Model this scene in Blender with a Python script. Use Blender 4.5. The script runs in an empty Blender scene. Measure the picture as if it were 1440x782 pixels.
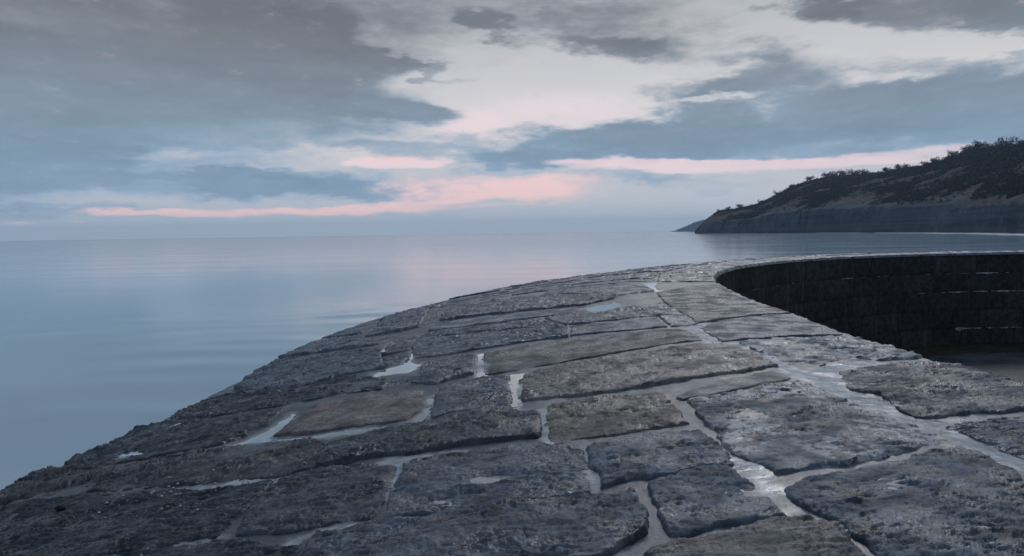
import bpy, math, random
import numpy as np
from mathutils import Vector, Matrix

SC = bpy.context.scene
COL = SC.collection
R = math.radians
H = 1.2                                     # camera above the inner coping of the wall
SEA_Z = -5.0
QUAY_Z = -4.15

# ------------------------------------------------------------------ camera
cam = bpy.data.cameras.new('camera')
cam.sensor_width = 36.0
cam.lens = 24.0
cam.clip_start = 0.05
cam.clip_end = 60000
camo = bpy.data.objects.new('camera', cam)
COL.objects.link(camo)
_p, _r = 0.06605, 0.0146                    # looks 3.8 degrees down, 0.84 degrees of roll
f = Vector((0, math.cos(_p), -math.sin(_p)))
up0 = Vector((0, math.sin(_p), math.cos(_p)))
r0 = Vector((1, 0, 0))
rr = r0 * math.cos(_r) - up0 * math.sin(_r)
uu = up0 * math.cos(_r) + r0 * math.sin(_r)
camo.matrix_world = Matrix(((rr.x, uu.x, -f.x, 0), (rr.y, uu.y, -f.y, 0), (rr.z, uu.z, -f.z, H), (0, 0, 0, 1)))
SC.camera = camo

# ------------------------------------------------------------------ view
SC.view_settings.view_transform = 'Standard'
SC.view_settings.look = 'None'
SC.view_settings.gamma = 1
SC.view_settings.exposure = 0.12

# ------------------------------------------------------------------ tables (metres along the wall, metres out from its inner edge)
STONES = [
('pitted','tan',0,[(0.313,3.512),(0.351,3.069),(0.319,2.642)],[(-0.617,3.543),(-0.601,3.162),(-0.552,2.642)],[(-0.177,2.637)],[(-0.206,3.565)]),
('crust','pale',0.01,[(-0.032,2.517),(0.071,2.04),(0.35,1.518)],[(-1.566,2.479),(-1.545,2.2),(-1.457,1.808),(-1.274,1.425)],[(0.101,1.501),(-0.391,1.473),(-0.817,1.417),(-1.147,1.33)],[(-0.34,2.53),(-0.814,2.545),(-1.222,2.569),(-1.412,2.493)]),
('smooth','tan2',0.0,[(0.102,2.572),(0.401,2.173),(0.685,1.601)],[(0.013,2.521),(0.111,2.026),(0.404,1.546)],[],[]),
('pitted','tan3',0.02,[(1.352,3.735),(1.678,3.549),(1.749,3.276),(1.91,2.651),(2.055,1.648)],[(0.558,3.726),(0.473,3.127),(0.522,2.754),(0.648,1.884),(0.888,1.498)],[(1.395,1.475)],[]),
('sandy','brown',0.0,[(3.128,4.158),(3.238,3.183),(3.145,1.993),(3.08,1.768)],[(1.85,4.082),(1.813,3.812),(1.85,3.551),(1.921,3.264),(2.094,2.622),(2.293,1.747)],[(2.69,1.722)],[(2.427,4.129)]),
('rough','grey',0.0,[(1.492,4.492),(1.727,4.09),(1.561,3.831)],[(0.452,4.454),(0.542,4.23),(0.409,3.82)],[(0.952,3.814)],[(1.091,4.499)]),
('sandy','red',0.01,[(1.655,5.632),(1.626,5.022),(1.43,4.662)],[(0.676,5.824),(0.599,5.54),(0.554,5.137),(0.498,4.657)],[(0.872,4.585)],[(1.391,5.788)]),
('rough','dark',0.02,[(0.135,5.205),(0.231,4.948),(0.324,4.479),(0.431,4.222),(0.417,3.958),(0.152,3.603)],[(-0.355,5.142),(-0.392,4.913),(-0.349,4.756),(-0.415,4.521),(-0.382,4.101),(-0.441,3.632)],[(-0.187,3.604)],[(-0.078,5.199)]),
('pitted','mid',0.01,[(-0.554,4.491),(-0.538,4.248),(-0.56,3.937),(-0.59,3.639),(-0.844,3.375)],[(-1.431,4.491),(-1.503,4.217),(-1.5,3.922),(-1.513,3.675),(-1.524,3.404)],[(-1.195,3.392)],[(-0.827,4.518),(-1.107,4.523)]),
('layer','dark',0.0,[(-0.508,5.365),(-0.429,5.194),(-0.456,4.831),(-0.619,4.56)],[(-1.373,5.312),(-1.427,5.027),(-1.422,4.878),(-1.427,4.575)],[(-0.994,4.534)],[(-0.95,5.387)]),
('pitted','mid2',0.03,[(-1.546,4.836),(-1.507,4.57),(-1.539,4.213),(-1.536,3.921),(-1.541,3.676),(-1.573,3.425),(-1.61,3.207)],[(-2.183,4.785),(-2.24,4.299),(-2.276,3.774),(-2.204,3.505),(-2.1,3.308)],[(-1.812,3.202),(-2.017,3.235)],[(-1.798,4.827)]),
('layer','mid',0.015,[(-0.811,3.354),(-0.735,3.061),(-0.755,2.796),(-0.75,2.629)],[(-1.45,3.338),(-1.441,3.193),(-1.421,3.016),(-1.379,2.711),(-1.364,2.629)],[(-1.039,2.616),(-1.292,2.605)],[(-1.154,3.351)]),
('dimple','mid',0.015,[(-1.515,3.097),(-1.416,2.912),(-1.403,2.707),(-1.458,2.642)],[(-2.063,3.129),(-2.112,3.056),(-2.067,2.897),(-2.062,2.792),(-2.056,2.637)],[(-1.749,2.621)],[(-1.711,3.122),(-1.914,3.135)]),
('pitted','tan3',0.02,[(-2.205,3.239),(-2.171,3.132),(-2.163,2.928),(-2.095,2.73),(-2.1,2.56),(-2.221,2.48)],[(-2.585,3.477),(-2.707,3.154),(-2.759,2.548)],[(-2.344,2.501),(-2.523,2.518)],[(-2.312,3.334)]),
('pitted','blue',0.0,[(-1.704,2.475),(-1.634,2.242),(-1.575,1.876),(-1.367,1.521),(-1.327,1.37),(-1.483,1.354),(-1.848,1.418),(-2.338,1.451)],[(-2.954,2.573),(-3.071,2.335),(-3.15,1.898)],[(-2.68,1.557)],[(-1.819,2.513),(-2.02,2.477),(-2.19,2.444),(-2.325,2.432),(-2.487,2.445)]),
('rough','blue',0.0,[(-0.998,1.224),(-0.847,0.94),(-0.803,0.615),(-0.974,0.402),(-1.528,0.353)],[(-1.261,1.205),(-1.569,1.203),(-2.058,1.2),(-2.283,1.168)],[(-1.996,0.789)],[]),
('rough','bluedark',0.01,[(0.59,1.09),(0.853,0.611),(1.044,0.107),(0.809,0.016),(0.509,-0.005),(0.044,0.021)],[(-0.609,1.25),(-0.795,1.248),(-0.722,0.853),(-0.675,0.516),(-0.859,0.259),(-1.438,0.301)],[(-0.467,0.067),(-1.119,0.193)],[(0.039,1.279),(-0.169,1.155),(-0.466,1.214)]),
('crack','pale2',0.0,[(2.172,1.388),(2.419,0.842),(2.464,0.124)],[(0.786,1.361),(0.804,1.2),(1.259,0.636),(1.041,0.509),(1.211,0.019)],[(1.975,0.027)],[(1.424,1.364)]),
('flat','blue',0.01,[(3.241,1.516),(3.795,1.14),(4.194,0.605),(4.467,-0.024)],[(2.231,1.543),(2.467,0.824),(2.515,0.116)],[(3.442,0.024)],[(2.677,1.548)]),
('flat','bluemid',0.015,[(7.971,1.401),(8.921,0.829),(10.15,-0.005)],[(3.616,1.458),(3.863,1.121),(4.27,0.582),(4.549,-0.043)],[(8.087,-0.027),(5.994,0.006)],[(5.964,1.449),(4.252,1.405)]),
('rough','grey',0.0,[(4.355,1.822),(4.575,1.555),(4.404,1.372)],[(3.386,1.839),(3.436,1.652),(3.551,1.492)],[],[]),
('flat','bluepale',0.005,[(4.256,3.041),(4.231,2.495),(4.137,1.899)],[(3.493,3.089),(3.388,2.412),(3.331,1.912)],[],[]),
('rough','grey',0.0,[(5.056,5.409),(4.946,4.772),(4.753,4.109),(4.289,3.079)],[(3.422,5.086),(3.328,4.727),(3.384,4.375),(3.471,3.839),(3.464,3.127)],[],[(4.191,5.26)]),
('rough','mid',0.01,[(2.888,4.835),(3.077,4.519),(3.075,4.276)],[(1.92,4.83),(1.69,4.572),(1.853,4.439),(1.933,4.204)],[],[(2.378,4.867)]),
('rough','grey',0.0,[(5.63,5.309),(5.523,4.409),(5.468,3.497)],[(5.088,5.371),(4.853,4.224),(4.439,3.174)],[],[]),
('rough','grey2',0.0,[(5.502,3.442),(5.516,2.49),(5.966,1.483)],[(4.47,3.133),(4.354,2.383),(4.484,1.394)],[],[]),
('pitted','mid',0.03,[(10.07,6.103),(9.616,5.047),(9.629,4.338),(8.904,3.327),(7.945,2.3)],[(7.153,5.495),(6.854,4.2),(6.688,3.43),(6.576,2.779)],[(7.199,2.222)],[]),
('flat','bluepale',0.0,[(6.912,5.435),(6.644,4.173),(6.475,3.419),(6.39,2.805)],[(5.858,5.41),(5.693,4.431),(5.658,3.423),(5.463,2.737)],[],[]),
('flat','grey',0.03,[(10.249,3.81),(9.719,2.787),(9.83,1.616)],[(9.451,3.803),(8.877,3.173),(7.438,2.201),(8.124,1.445)],[],[]),
('crack','pale2',-0.05,[(6.469,2.78),(7.033,2.178),(7.828,1.439)],[(5.534,2.712),(5.501,2.158),(5.764,1.614)],[],[]),
('flat','grey2',0.01,[(10.6,3.969),(10.441,2.863),(10.037,1.935)],[(10.249,3.81),(9.816,2.796),(9.829,1.694)],[],[]),
('rough','grey',-0.03,[(10.6,6.882),(10.6,6.477)],[(6.177,5.512),(6.863,5.478)],[],[]),
('layer','mid',0.02,[(6.084,7.959),(7.467,8.06),(6.795,6.92)],[(5.874,7.978),(5.373,6.839),(5.205,5.985)],[],[]),
('layer','dark',-0.09,[(6.263,6.646),(6.296,6.022),(6.479,5.665)],[(5.421,6.293),(5.331,5.918),(5.696,5.609)],[],[]),
('flat','grey',0.02,[(8.474,8.06),(10.6,8.06),(10.409,8.06)],[(7.684,8.06),(7.656,8.06),(7.187,7.096)],[(7.834,7.013)],[]),
('rough','grey',0.025,[(10.544,8.06),(10.6,8.06),(10.6,6.918)],[(6.55,6.747),(6.507,6.087),(6.626,5.73)],[(8.363,6.12)],[(7.759,6.936)]),
('rough','mid',-0.0,[(5.351,5.811),(5.59,5.641),(5.618,5.447)],[(4.09,5.695),(4.074,5.434),(4.154,5.283)],[],[(4.709,5.746)]),
('rough','mid',0.01,[(5.557,7.865),(5.051,6.711),(4.847,5.901)],[(3.431,7.411),(3.07,6.925),(2.742,6.315),(3.015,5.912),(3.089,5.382)],[(3.952,5.638)],[(4.376,7.692)]),
('rough','grey',0.01,[(5.284,5.872),(5.236,5.811),(5.129,5.759)],[(4.627,5.776),(4.601,5.749),(4.509,5.703)],[],[]),
('rough','dark',-0.01,[(3.886,5.623),(3.959,5.405),(4.005,5.221)],[(3.125,5.372),(3.14,5.226),(3.175,5.111)],[],[]),
('rough','dark',0.0,[(3.139,7.337),(2.629,6.275),(2.895,5.876),(2.73,5.517)],[(2.36,7.637),(1.927,6.921),(1.922,6.471),(1.917,6.044),(1.959,5.769),(1.867,5.13)],[(2.317,5.178)],[(3.074,7.665)]),
('rough','grey',-0.01,[(2.404,5.157),(2.365,4.952),(2.345,4.814)],[(1.869,5.086),(1.805,4.891),(1.849,4.767)],[],[]),
('rough','dark',0.0,[(2.027,7.81),(2.196,7.541),(1.818,6.869),(1.815,6.426),(1.76,6.1)],[(1.181,7.962),(0.708,7.199),(0.674,6.694),(0.703,6.283)],[(1.106,6.041)],[(1.657,7.874)]),
('rough','darkred',0.0,[(0.482,8.06),(1.103,8.06),(1.034,7.79),(0.635,7.153),(0.603,6.656),(0.632,6.25),(0.543,5.816),(0.393,5.401),(0.172,5.248)],[(0.336,8.06),(0.104,7.335),(-0.215,6.285),(-0.349,5.886),(-0.443,5.397),(-0.393,5.151)],[(-0.115,5.189)],[]),
('layer','dark',-0.005,[(0.246,8.06),(0.004,7.265),(-0.3,6.241),(-0.429,5.851),(-0.506,5.399)],[(-1.366,6.885),(-1.353,6.204),(-1.375,5.713),(-1.314,5.401)],[(-0.941,5.407)],[]),
('layer','dark',0.0,[(-1.404,5.831),(-1.419,5.369),(-1.58,5.032),(-1.623,4.864)],[(-2.142,5.825),(-2.217,5.215),(-2.181,4.83)],[(-1.851,4.874)],[]),
('layer','mid',0.0,[(-1.449,6.855),(-1.423,6.159),(-1.426,5.856)],[(-2.417,6.131),(-2.424,5.798),(-2.162,5.841)],[],[]),
]
PUDDLES = [
('wet seam a', [(-0.52, 4.723), (-0.41, 4.657), (-0.461, 4.384), (-0.532, 3.938), (-0.517, 3.635), (-0.629, 3.618), (-0.668, 3.949), (-0.624, 4.365), (-0.665, 4.543), (-0.611, 4.668)]),
('wet seam b', [(-1.694, 4.966), (-1.524, 4.967), (-1.478, 4.862), (-1.453, 4.6), (-1.529, 4.555), (-1.558, 4.731), (-1.573, 4.872), (-1.739, 4.875)]),
('wet seam c', [(0.317, 3.562), (-0.224, 3.525), (-0.666, 3.529), (-0.66, 3.61), (-0.312, 3.63), (0.234, 3.605)]),
('wet seam d', [(-0.816, 3.377), (-1.171, 3.365), (-1.486, 3.347), (-1.494, 3.407), (-1.19, 3.408), (-0.911, 3.405)]),
('wet seam e', [(-0.649, 4.578), (-0.612, 4.515), (-0.921, 4.52), (-1.161, 4.518), (-1.146, 4.557)]),
('wet seam f', [(-0.301, 6.265), (-0.24, 6.121), (-0.349, 5.886), (-0.379, 5.418), (-0.514, 5.354), (-0.498, 5.805), (-0.395, 6.143)]),
('wet seam g', [(1.576, 3.803), (1.517, 3.706), (0.351, 3.713), (0.343, 3.815)]),
('wet channel', [(2.099, 1.62), (2.218, 1.373), (1.46, 1.35), (0.728, 1.385), (0.618, 1.088), (0.061, 1.268), (-0.25, 1.2), (-0.609, 1.259), (-0.811, 1.258), (-0.792, 1.054), (-0.706, 0.824), (-0.82, 0.872), (-0.984, 1.215), (-1.273, 1.214), (-1.59, 1.219), (-1.767, 1.355), (-1.472, 1.347), (-1.134, 1.33), (-0.802, 1.408), (-0.372, 1.464), (0.125, 1.491), (0.827, 1.497), (1.432, 1.462)]),
('wet tongue', [(0.64, 1.375), (0.802, 1.17), (1.225, 0.653), (1.04, 0.491), (0.854, 0.617), (0.591, 1.101)]),
('wet upper channel', [(6.182, 1.465), (6.29, 1.38), (4.479, 1.316), (3.878, 1.321), (3.358, 1.468), (2.186, 1.572), (2.059, 1.706), (3.196, 1.733), (3.492, 1.551), (4.407, 1.411)]),
('wet lower channel', [(-1.044, 2.605), (-1.222, 2.569), (-1.466, 2.495), (-1.754, 2.52), (-1.819, 2.597), (-1.549, 2.619), (-1.303, 2.64)]),
('pale puddle filling the hollow left of the tan block', [(2.628, 5.474), (2.889, 5.43), (3.064, 5.351), (3.135, 5.164), (3.751, 5.218), (4.289, 5.25), (4.256, 5.214), (3.439, 5.107), (3.149, 5.07), (3.028, 4.909), (2.749, 4.912), (2.55, 4.961), (2.633, 5.122), (2.613, 5.201)]),
('thin water strip in the crack above it', [(4.172, 5.738), (4.533, 5.793), (5.413, 5.873), (5.366, 5.826), (4.561, 5.694), (4.125, 5.674)]),
('elongated puddle left of the reddish block', [(0.652, 6.261), (0.719, 6.107), (0.958, 5.973), (1.265, 5.935), (1.503, 5.929), (1.393, 5.871), (1.1, 5.843), (0.672, 5.817), (0.563, 5.825), (0.599, 6.057)]),
('water film under the reddish block', [(0.631, 5.807), (0.551, 5.525), (0.511, 5.126), (0.475, 4.729), (0.408, 4.489), (0.366, 4.711), (0.356, 5.09), (0.393, 5.401), (0.497, 5.666)]),
('white puddle beside the smooth brown block', [(1.918, 4.181), (3.15, 4.247), (3.135, 4.168), (2.114, 4.111), (1.773, 4.064), (1.665, 3.945), (1.605, 4.049), (1.742, 4.162)]),
('water in the joint below the smooth brown block', [(1.713, 4.018), (1.712, 3.811), (1.717, 3.555), (1.641, 3.487), (1.378, 3.634), (1.243, 3.749), (0.432, 3.74), (0.425, 3.809), (1.289, 3.829), (1.58, 3.859)]),
('pool in the hollow of the pitted block', [(-1.045, 4.1), (-1.008, 4.047), (-1.05, 3.941), (-1.155, 3.846), (-1.209, 3.878), (-1.17, 3.979)]),
('small pool at the crack of the pitted block', [(-1.347, 4.29), (-1.287, 4.242), (-1.314, 4.17), (-1.393, 4.087), (-1.477, 3.933), (-1.487, 4.007), (-1.428, 4.123)]),
('pool on the corner of the dimpled block', [(-1.938, 2.751), (-1.944, 2.678), (-1.997, 2.606), (-2.052, 2.626), (-2.053, 2.673), (-2.005, 2.734)]),
('pinkish puddle at the end of the long slab', [(10.221, 1.735), (10.6, 1.177), (9.643, 1.355), (8.754, 1.354), (8.118, 1.2), (7.826, 1.386), (8.927, 1.433)]),
('shining puddle in the notch between slabs', [(6.348, 2.757), (6.459, 2.197), (5.996, 2.159), (5.665, 2.345), (5.463, 2.737)]),
('round puddle near the seaward edge', [(2.007, 7.517), (2.101, 7.471), (1.93, 7.238), (1.727, 7.144), (1.761, 7.282), (1.854, 7.418)]),
('splash of water on the rough seaward stones', [(1.055, 7.352), (1.118, 7.257), (1.251, 7.281), (1.055, 7.075), (0.919, 7.038), (0.893, 7.125), (0.989, 7.297)]),
('film of water in the bottom left joint', [(-1.334, 5.869), (-1.345, 5.728), (-1.339, 5.519), (-1.302, 5.434), (-1.34, 5.402), (-1.397, 5.473), (-1.41, 5.638), (-1.392, 5.818)]),
('water at the corner left of the reddish block', [(0.448, 4.638), (0.597, 4.572), (0.856, 4.558), (1.197, 4.59), (1.258, 4.519), (0.777, 4.499), (0.453, 4.495), (0.353, 4.539)]),
]
SKY = {
'cloud': [
(-11.25, 15.63, 8.43, 3.13, -16.8, 0.42),
(-23.8, 5.8, 13.35, 0.8, 1.6, 0.5),
(-27.86, 11.0, 15.13, 2.96, 4.8, 0.7),
(23.98, 10.65, 9.81, 2.04, 2.9, 0.35),
(9.55, 15.96, 10.79, 2.34, -3.3, 0.4),
(0.32, 17.6, 13.99, 2.33, -0.8, 0.5),
(-15.14, 14.94, 6.53, 2.07, -11.5, 0.5),
(-31.24, 13.98, 18.35, 3.94, 7.2, 1),
(-16.29, 13.05, 10.25, 2.89, -19.2, 1),
(-10.27, 10.18, 6.83, 1.11, -6.8, 1),
(-26.11, 8.36, 17.09, 2.56, 3.1, 1),
(-29.08, 4.09, 16.28, 1.23, 1.3, 0.95),
(-14.95, 3.84, 9.68, 1.13, 0.2, 1.2),
(-21.82, 5.09, 10.19, 0.54, 1.1, 0.4),
(-38.64, 6.81, 7.91, 6.76, 4.3, 1),
(-9.21, 7.05, 6.33, 0.68, 2.3, 0.7),
(-21.77, 6.44, 14.26, 0.75, -1.5, -0.28),
(-30.3, 6.62, 2.64, 0.4, 2.9, -0.15),
(8.37, 7.1, 12.72, 1.25, 2.1, 1),
(24.03, 6.92, 17.73, 1.79, -2.9, 1),
(30.06, 9.03, 11.02, 2.06, -2.7, 1),
(18.89, 11.73, 4.2, 1.57, 5.3, 0.75),
(16.24, 8.87, 3.26, 1.2, -3.4, 0.8),
(38.12, 7.65, 8.02, 3.38, -6.9, 1),
(17.95, 10.48, 2.24, 0.43, -4.1, -0.75),
(26.95, 10.65, 2.8, 0.55, -1.9, -0.7),
(32.13, 12.3, 4.62, 0.61, -8.4, -0.6),
(30.79, 15.18, 8.18, 1.37, -9.4, 1),
(37.94, 13.36, 5.81, 1.8, -10.9, 1),
(23.9, 16.35, 2.92, 0.77, -7.6, 0.8),
(8.12, 14.56, 6.02, 0.8, -2.8, 0.75),
(-1.33, 16.52, 1.87, 1.15, -32.8, 0.62),
(-14.0, 16.33, 3.02, 0.72, 3.1, 0.5),
(-5.59, 13.37, 3.48, 0.38, -10.8, 0.55),
(-10.16, 14.09, 2.84, 0.48, -12.7, 0.5),
(19.4, 13.55, 3.13, 0.82, -5.4, 0.6),
(14.04, 11.44, 3.32, 0.65, -3.6, 0.45),
(1.33, 6.18, 6.5, 0.75, -1.0, 0.62),
(-2.24, 5.18, 3.55, 0.41, -0.6, 0.5),
(-32.26, 1.67, 8.49, 0.45, 0.1, 0.7),
(-35.96, 0.99, 1.56, 0.24, -0.3, 0.5),
(8.36, 4.81, 6.96, 0.58, -1.5, 0.5),
(16.26, 4.05, 8.19, 0.67, -2.0, 0.4),
(-7.02, 1.72, 3.51, 0.35, -0.6, 0.5),
(-18.31, 1.25, 8.57, 0.39, -0.5, 0.4),
],
'pink': [
(-16.66, 2.03, 13.9, 0.25, 0.8, 1),
(-26.87, 1.78, 4.25, 0.26, -0.0, 0.8),
(-10.48, 2.39, 8.61, 0.35, 4.6, 0.8),
(-2.26, 3.78, 7.1, 1.05, -0.7, 1),
(2.47, 3.24, 4.15, 0.82, -1.0, 0.5),
(-9.35, 6.14, 4.03, 0.51, 0.2, 0.7),
(-36.34, 1.09, 1.0, 0.16, -0.2, 1),
(-32.92, 1.13, 0.59, 0.12, -0.3, 0.7),
(4.85, 4.49, 3.53, 0.47, -1.2, 0.6),
],
'pale': [
(-9.24, 5.91, 3.46, 0.57, 0.1, 0.9),
(19.47, 5.3, 15.26, 0.38, -2.7, 1),
(12.37, 5.43, 8.47, 0.57, -2.0, 0.8),
(27.88, 5.31, 7.4, 0.36, -0.4, 0.8),
(16.8, 4.98, 6.51, 0.45, -2.4, 0.6),
(-9.24, 5.91, 4.03, 0.52, 0.1, 0.5),
(-4.52, 8.65, 5.27, 1.48, -0.1, 0.6),
(4.89, 8.8, 9.95, 2.27, -1.5, 0.5),
(3.76, 12.46, 12.85, 3.29, -1.6, 0.25),
],
}
# azimuth, shore distance north, ridge distance north, cliff top height, ridge height
HEADLAND = [
(15.005, 1270, 1275, -3.14, -2.45),
(15.393, 1250, 1275, 3.35, 9.97),
(15.834, 1235, 1280, 8.35, 20.46),
(16.273, 1220, 1290, 13.23, 28.46),
(17.092, 1180, 1300, 16.28, 37.78),
(18.973, 1110, 1310, 17.13, 44.14),
(20.03, 1060, 1310, 19.43, 50.5),
(21.073, 1020, 1310, 23.78, 62.27),
(22.102, 985, 1300, 25.82, 76.14),
(23.367, 940, 1290, 26.32, 88.34),
(24.114, 915, 1280, 26.41, 91.33),
(25.584, 860, 1270, 25.43, 96.57),
(27.488, 790, 1220, 24.66, 94.59),
(29.329, 730, 1160, 23.23, 96.45),
(31.106, 675, 1080, 21.9, 95.87),
(31.97, 640, 1040, 20.65, 98.45),
(32.608, 620, 1010, 20.57, 102.66),
(33.32, 600, 980, 19.8, 104.41),
(34.266, 565, 930, 18.54, 102.63),
(35.27, 530, 890, 17.28, 100.66),
(36.826, 470, 820, 15.72, 96.54),
(39.046, 400, 730, 13.67, 95.85),
(42.46, 310, 600, 11.14, 87.26),
(48.313, 210, 450, 8.55, 75.84),
(58.673, 140, 300, 6.68, 57.86),
]
FAR_HEADLAND = [
(13.104, -5),
(13.498, 1.7),
(13.892, 12.5),
(14.339, 23.3),
(14.729, 35.9),
(15.173, 46.7),
(15.726, 55.5),
(16.821, 65.6),
(18.975, 74.6),
(21.589, 83.0),
]


# ------------------------------------------------------------------ node helpers
def lin(h):
    h = h.lstrip('#')
    c = [int(h[i:i+2], 16) / 255 for i in (0, 2, 4)]
    return tuple([(x / 12.92 if x <= .04045 else ((x + .055) / 1.055) ** 2.4) for x in c] + [1.0])

class G:
    """small wrapper round a node tree"""
    def __init__(s, nt):
        s.nt = nt
        nt.nodes.clear()
    def n(s, t, **kw):
        nd = s.nt.nodes.new(t)
        for k, v in kw.items():
            setattr(nd, k, v)
        return nd
    def put(s, sock, v):
        if v is None:
            return
        if hasattr(v, 'is_output') or isinstance(v, bpy.types.NodeSocket):
            s.nt.links.new(v, sock)
        else:
            sock.default_value = v
    def m(s, op, a, b=None, c=None, clamp=False):
        nd = s.n('ShaderNodeMath', operation=op, use_clamp=clamp)
        s.put(nd.inputs[0], a); s.put(nd.inputs[1], b); s.put(nd.inputs[2], c)
        return nd.outputs[0]
    def v(s, op, a, b=None, out=0):
        nd = s.n('ShaderNodeVectorMath', operation=op)
        s.put(nd.inputs[0], a)
        if b is not None: s.put(nd.inputs[1], b)
        return nd.outputs[out]
    def mr(s, x, a, b, lo=0.0, hi=1.0, smooth=True):
        nd = s.n('ShaderNodeMapRange', interpolation_type='SMOOTHSTEP' if smooth else 'LINEAR')
        s.put(nd.inputs[0], x)
        for i, q in enumerate((a, b, lo, hi)):
            s.put(nd.inputs[i + 1], q)
        return nd.outputs[0]
    def noise(s, vec, scale, detail=4, rough=.55, dist=0.0, out='Fac'):
        nd = s.n('ShaderNodeTexNoise')
        s.put(nd.inputs['Vector'], vec)
        nd.inputs['Scale'].default_value = scale
        nd.inputs['Detail'].default_value = detail
        nd.inputs['Roughness'].default_value = rough
        nd.inputs['Distortion'].default_value = dist
        return nd.outputs[out]
    def mapping(s, vec, loc=(0, 0, 0), rot=(0, 0, 0), sc=(1, 1, 1), typ='POINT'):
        nd = s.n('ShaderNodeMapping', vector_type=typ)
        s.put(nd.inputs[0], vec)
        nd.inputs[1].default_value = loc
        nd.inputs[2].default_value = rot
        nd.inputs[3].default_value = sc
        return nd.outputs[0]
    def mix(s, fac, a, b, blend='MIX'):
        nd = s.n('ShaderNodeMix', data_type='RGBA', blend_type=blend)
        s.put(nd.inputs[0], fac); s.put(nd.inputs[6], a); s.put(nd.inputs[7], b)
        return nd.outputs[2]
    def ramp(s, x, stops, interp='LINEAR'):
        nd = s.n('ShaderNodeValToRGB')
        cr = nd.color_ramp
        cr.interpolation = interp
        while len(cr.elements) < len(stops):
            cr.elements.new(.5)
        for e, (p, c) in zip(cr.elements, stops):
            e.position = p
            e.color = c if len(c) == 4 else (*c, 1)
        s.put(nd.inputs[0], x)
        return nd.outputs[0]

# ------------------------------------------------------------------ world: overcast dusk sky with a pink gap near the horizon
SUN_AZ, SUN_EL = 22.0, 38.0
w = bpy.data.worlds.new('World')
SC.world = w
w.use_nodes = True
g = G(w.node_tree)
tc = g.n('ShaderNodeTexCoord').outputs['Generated']
D = g.v('NORMALIZE', tc)
sx = g.n('ShaderNodeSeparateXYZ'); g.put(sx.inputs[0], D)
A = g.m('MULTIPLY', g.m('ARCTAN2', sx.outputs[0], sx.outputs[1]), 57.29578)
E = g.m('MULTIPLY', g.m('ARCSINE', sx.outputs[2]), 57.29578)
# fractal warp of the sky coordinates, stretched sideways as banks of cloud are near the horizon
ps = g.mapping(D, sc=(1, 1, 3.2))
n1 = g.noise(ps, 4.2, 5, .58, out='Color')
n2 = g.noise(ps, 15.0, 5, .6, out='Color')
wv = g.v('ADD', g.v('MULTIPLY', g.v('SUBTRACT', n1, (.5, .5, .5)), (15, 4.0, 0)),
              g.v('MULTIPLY', g.v('SUBTRACT', n2, (.5, .5, .5)), (6.0, 2.4, 0)))
cx = g.n('ShaderNodeCombineXYZ'); g.put(cx.inputs[0], A); g.put(cx.inputs[1], E)
P = cx.outputs[0]
PW = g.v('ADD', P, wv)
PW2 = g.v('ADD', P, g.v('MULTIPLY', wv, (.8, .34, 0)))
def blobs(lst, pw, o_=1.42, i_=.42):
    acc = None
    for (a, e, ra, re, rot, amt) in lst:
        q = g.mapping(pw, loc=(a, e, 0), rot=(0, 0, R(rot)), sc=(ra, re, 1), typ='TEXTURE')
        k = g.mr(g.v('LENGTH', q, out=1), o_, i_, 0.0, amt)
        acc = k if acc is None else g.m('ADD', acc, k)
    return acc
fb = g.noise(ps, 9.0, 6, .62)
fbl = g.noise(g.mapping(D, sc=(1, 1, 5)), 6.0, 4, .55)
fine = g.noise(g.mapping(D, sc=(1, 1, 3.2)), 30.0, 7, .66)
cl = blobs(SKY['cloud'], PW)
# outside the part of the sky in view: broken cloud of the same kind
allc = g.mr(g.noise(g.mapping(D, sc=(1, 1, 2.2)), 2.6, 5, .55), .40, .60)
outside = g.m('MAXIMUM', g.mr(g.m('ABSOLUTE', A), 40, 60), g.mr(E, 17, 27))
cl = g.m('ADD', g.m('MULTIPLY', cl, g.m('SUBTRACT', 1.0, outside)), g.m('MULTIPLY', outside, allc))
dens = g.m('ADD', cl, g.m('MULTIPLY', g.m('SUBTRACT', fb, .5), 1.15))
cover = g.mr(g.m('ADD', dens, g.m('MULTIPLY', g.m('SUBTRACT', fine, .5), .9)), .0, 1.12)
thick = g.mr(dens, .5, 1.7)
El = g.m('DIVIDE', E, 90)
def st(*a): return [(e / 90, lin(c)) for e, c in a]
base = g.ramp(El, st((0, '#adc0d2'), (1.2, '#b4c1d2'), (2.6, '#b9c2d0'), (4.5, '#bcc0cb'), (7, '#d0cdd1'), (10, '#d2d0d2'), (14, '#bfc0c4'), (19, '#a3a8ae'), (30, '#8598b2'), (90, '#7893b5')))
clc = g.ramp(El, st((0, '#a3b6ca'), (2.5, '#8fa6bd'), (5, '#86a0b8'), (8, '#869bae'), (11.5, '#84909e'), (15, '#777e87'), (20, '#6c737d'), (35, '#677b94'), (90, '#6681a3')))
tone = g.m('ADD', .62, g.m('ADD', g.m('MULTIPLY', fbl, .38), g.m('ADD', g.m('MULTIPLY', fine, .20), g.m('MULTIPLY', fb, .18))))
clc = g.v('SCALE', clc); g.put(clc.node.inputs[3], g.m('MULTIPLY', tone, g.mr(thick, 0, 1, 1.12, .90)))
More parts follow.
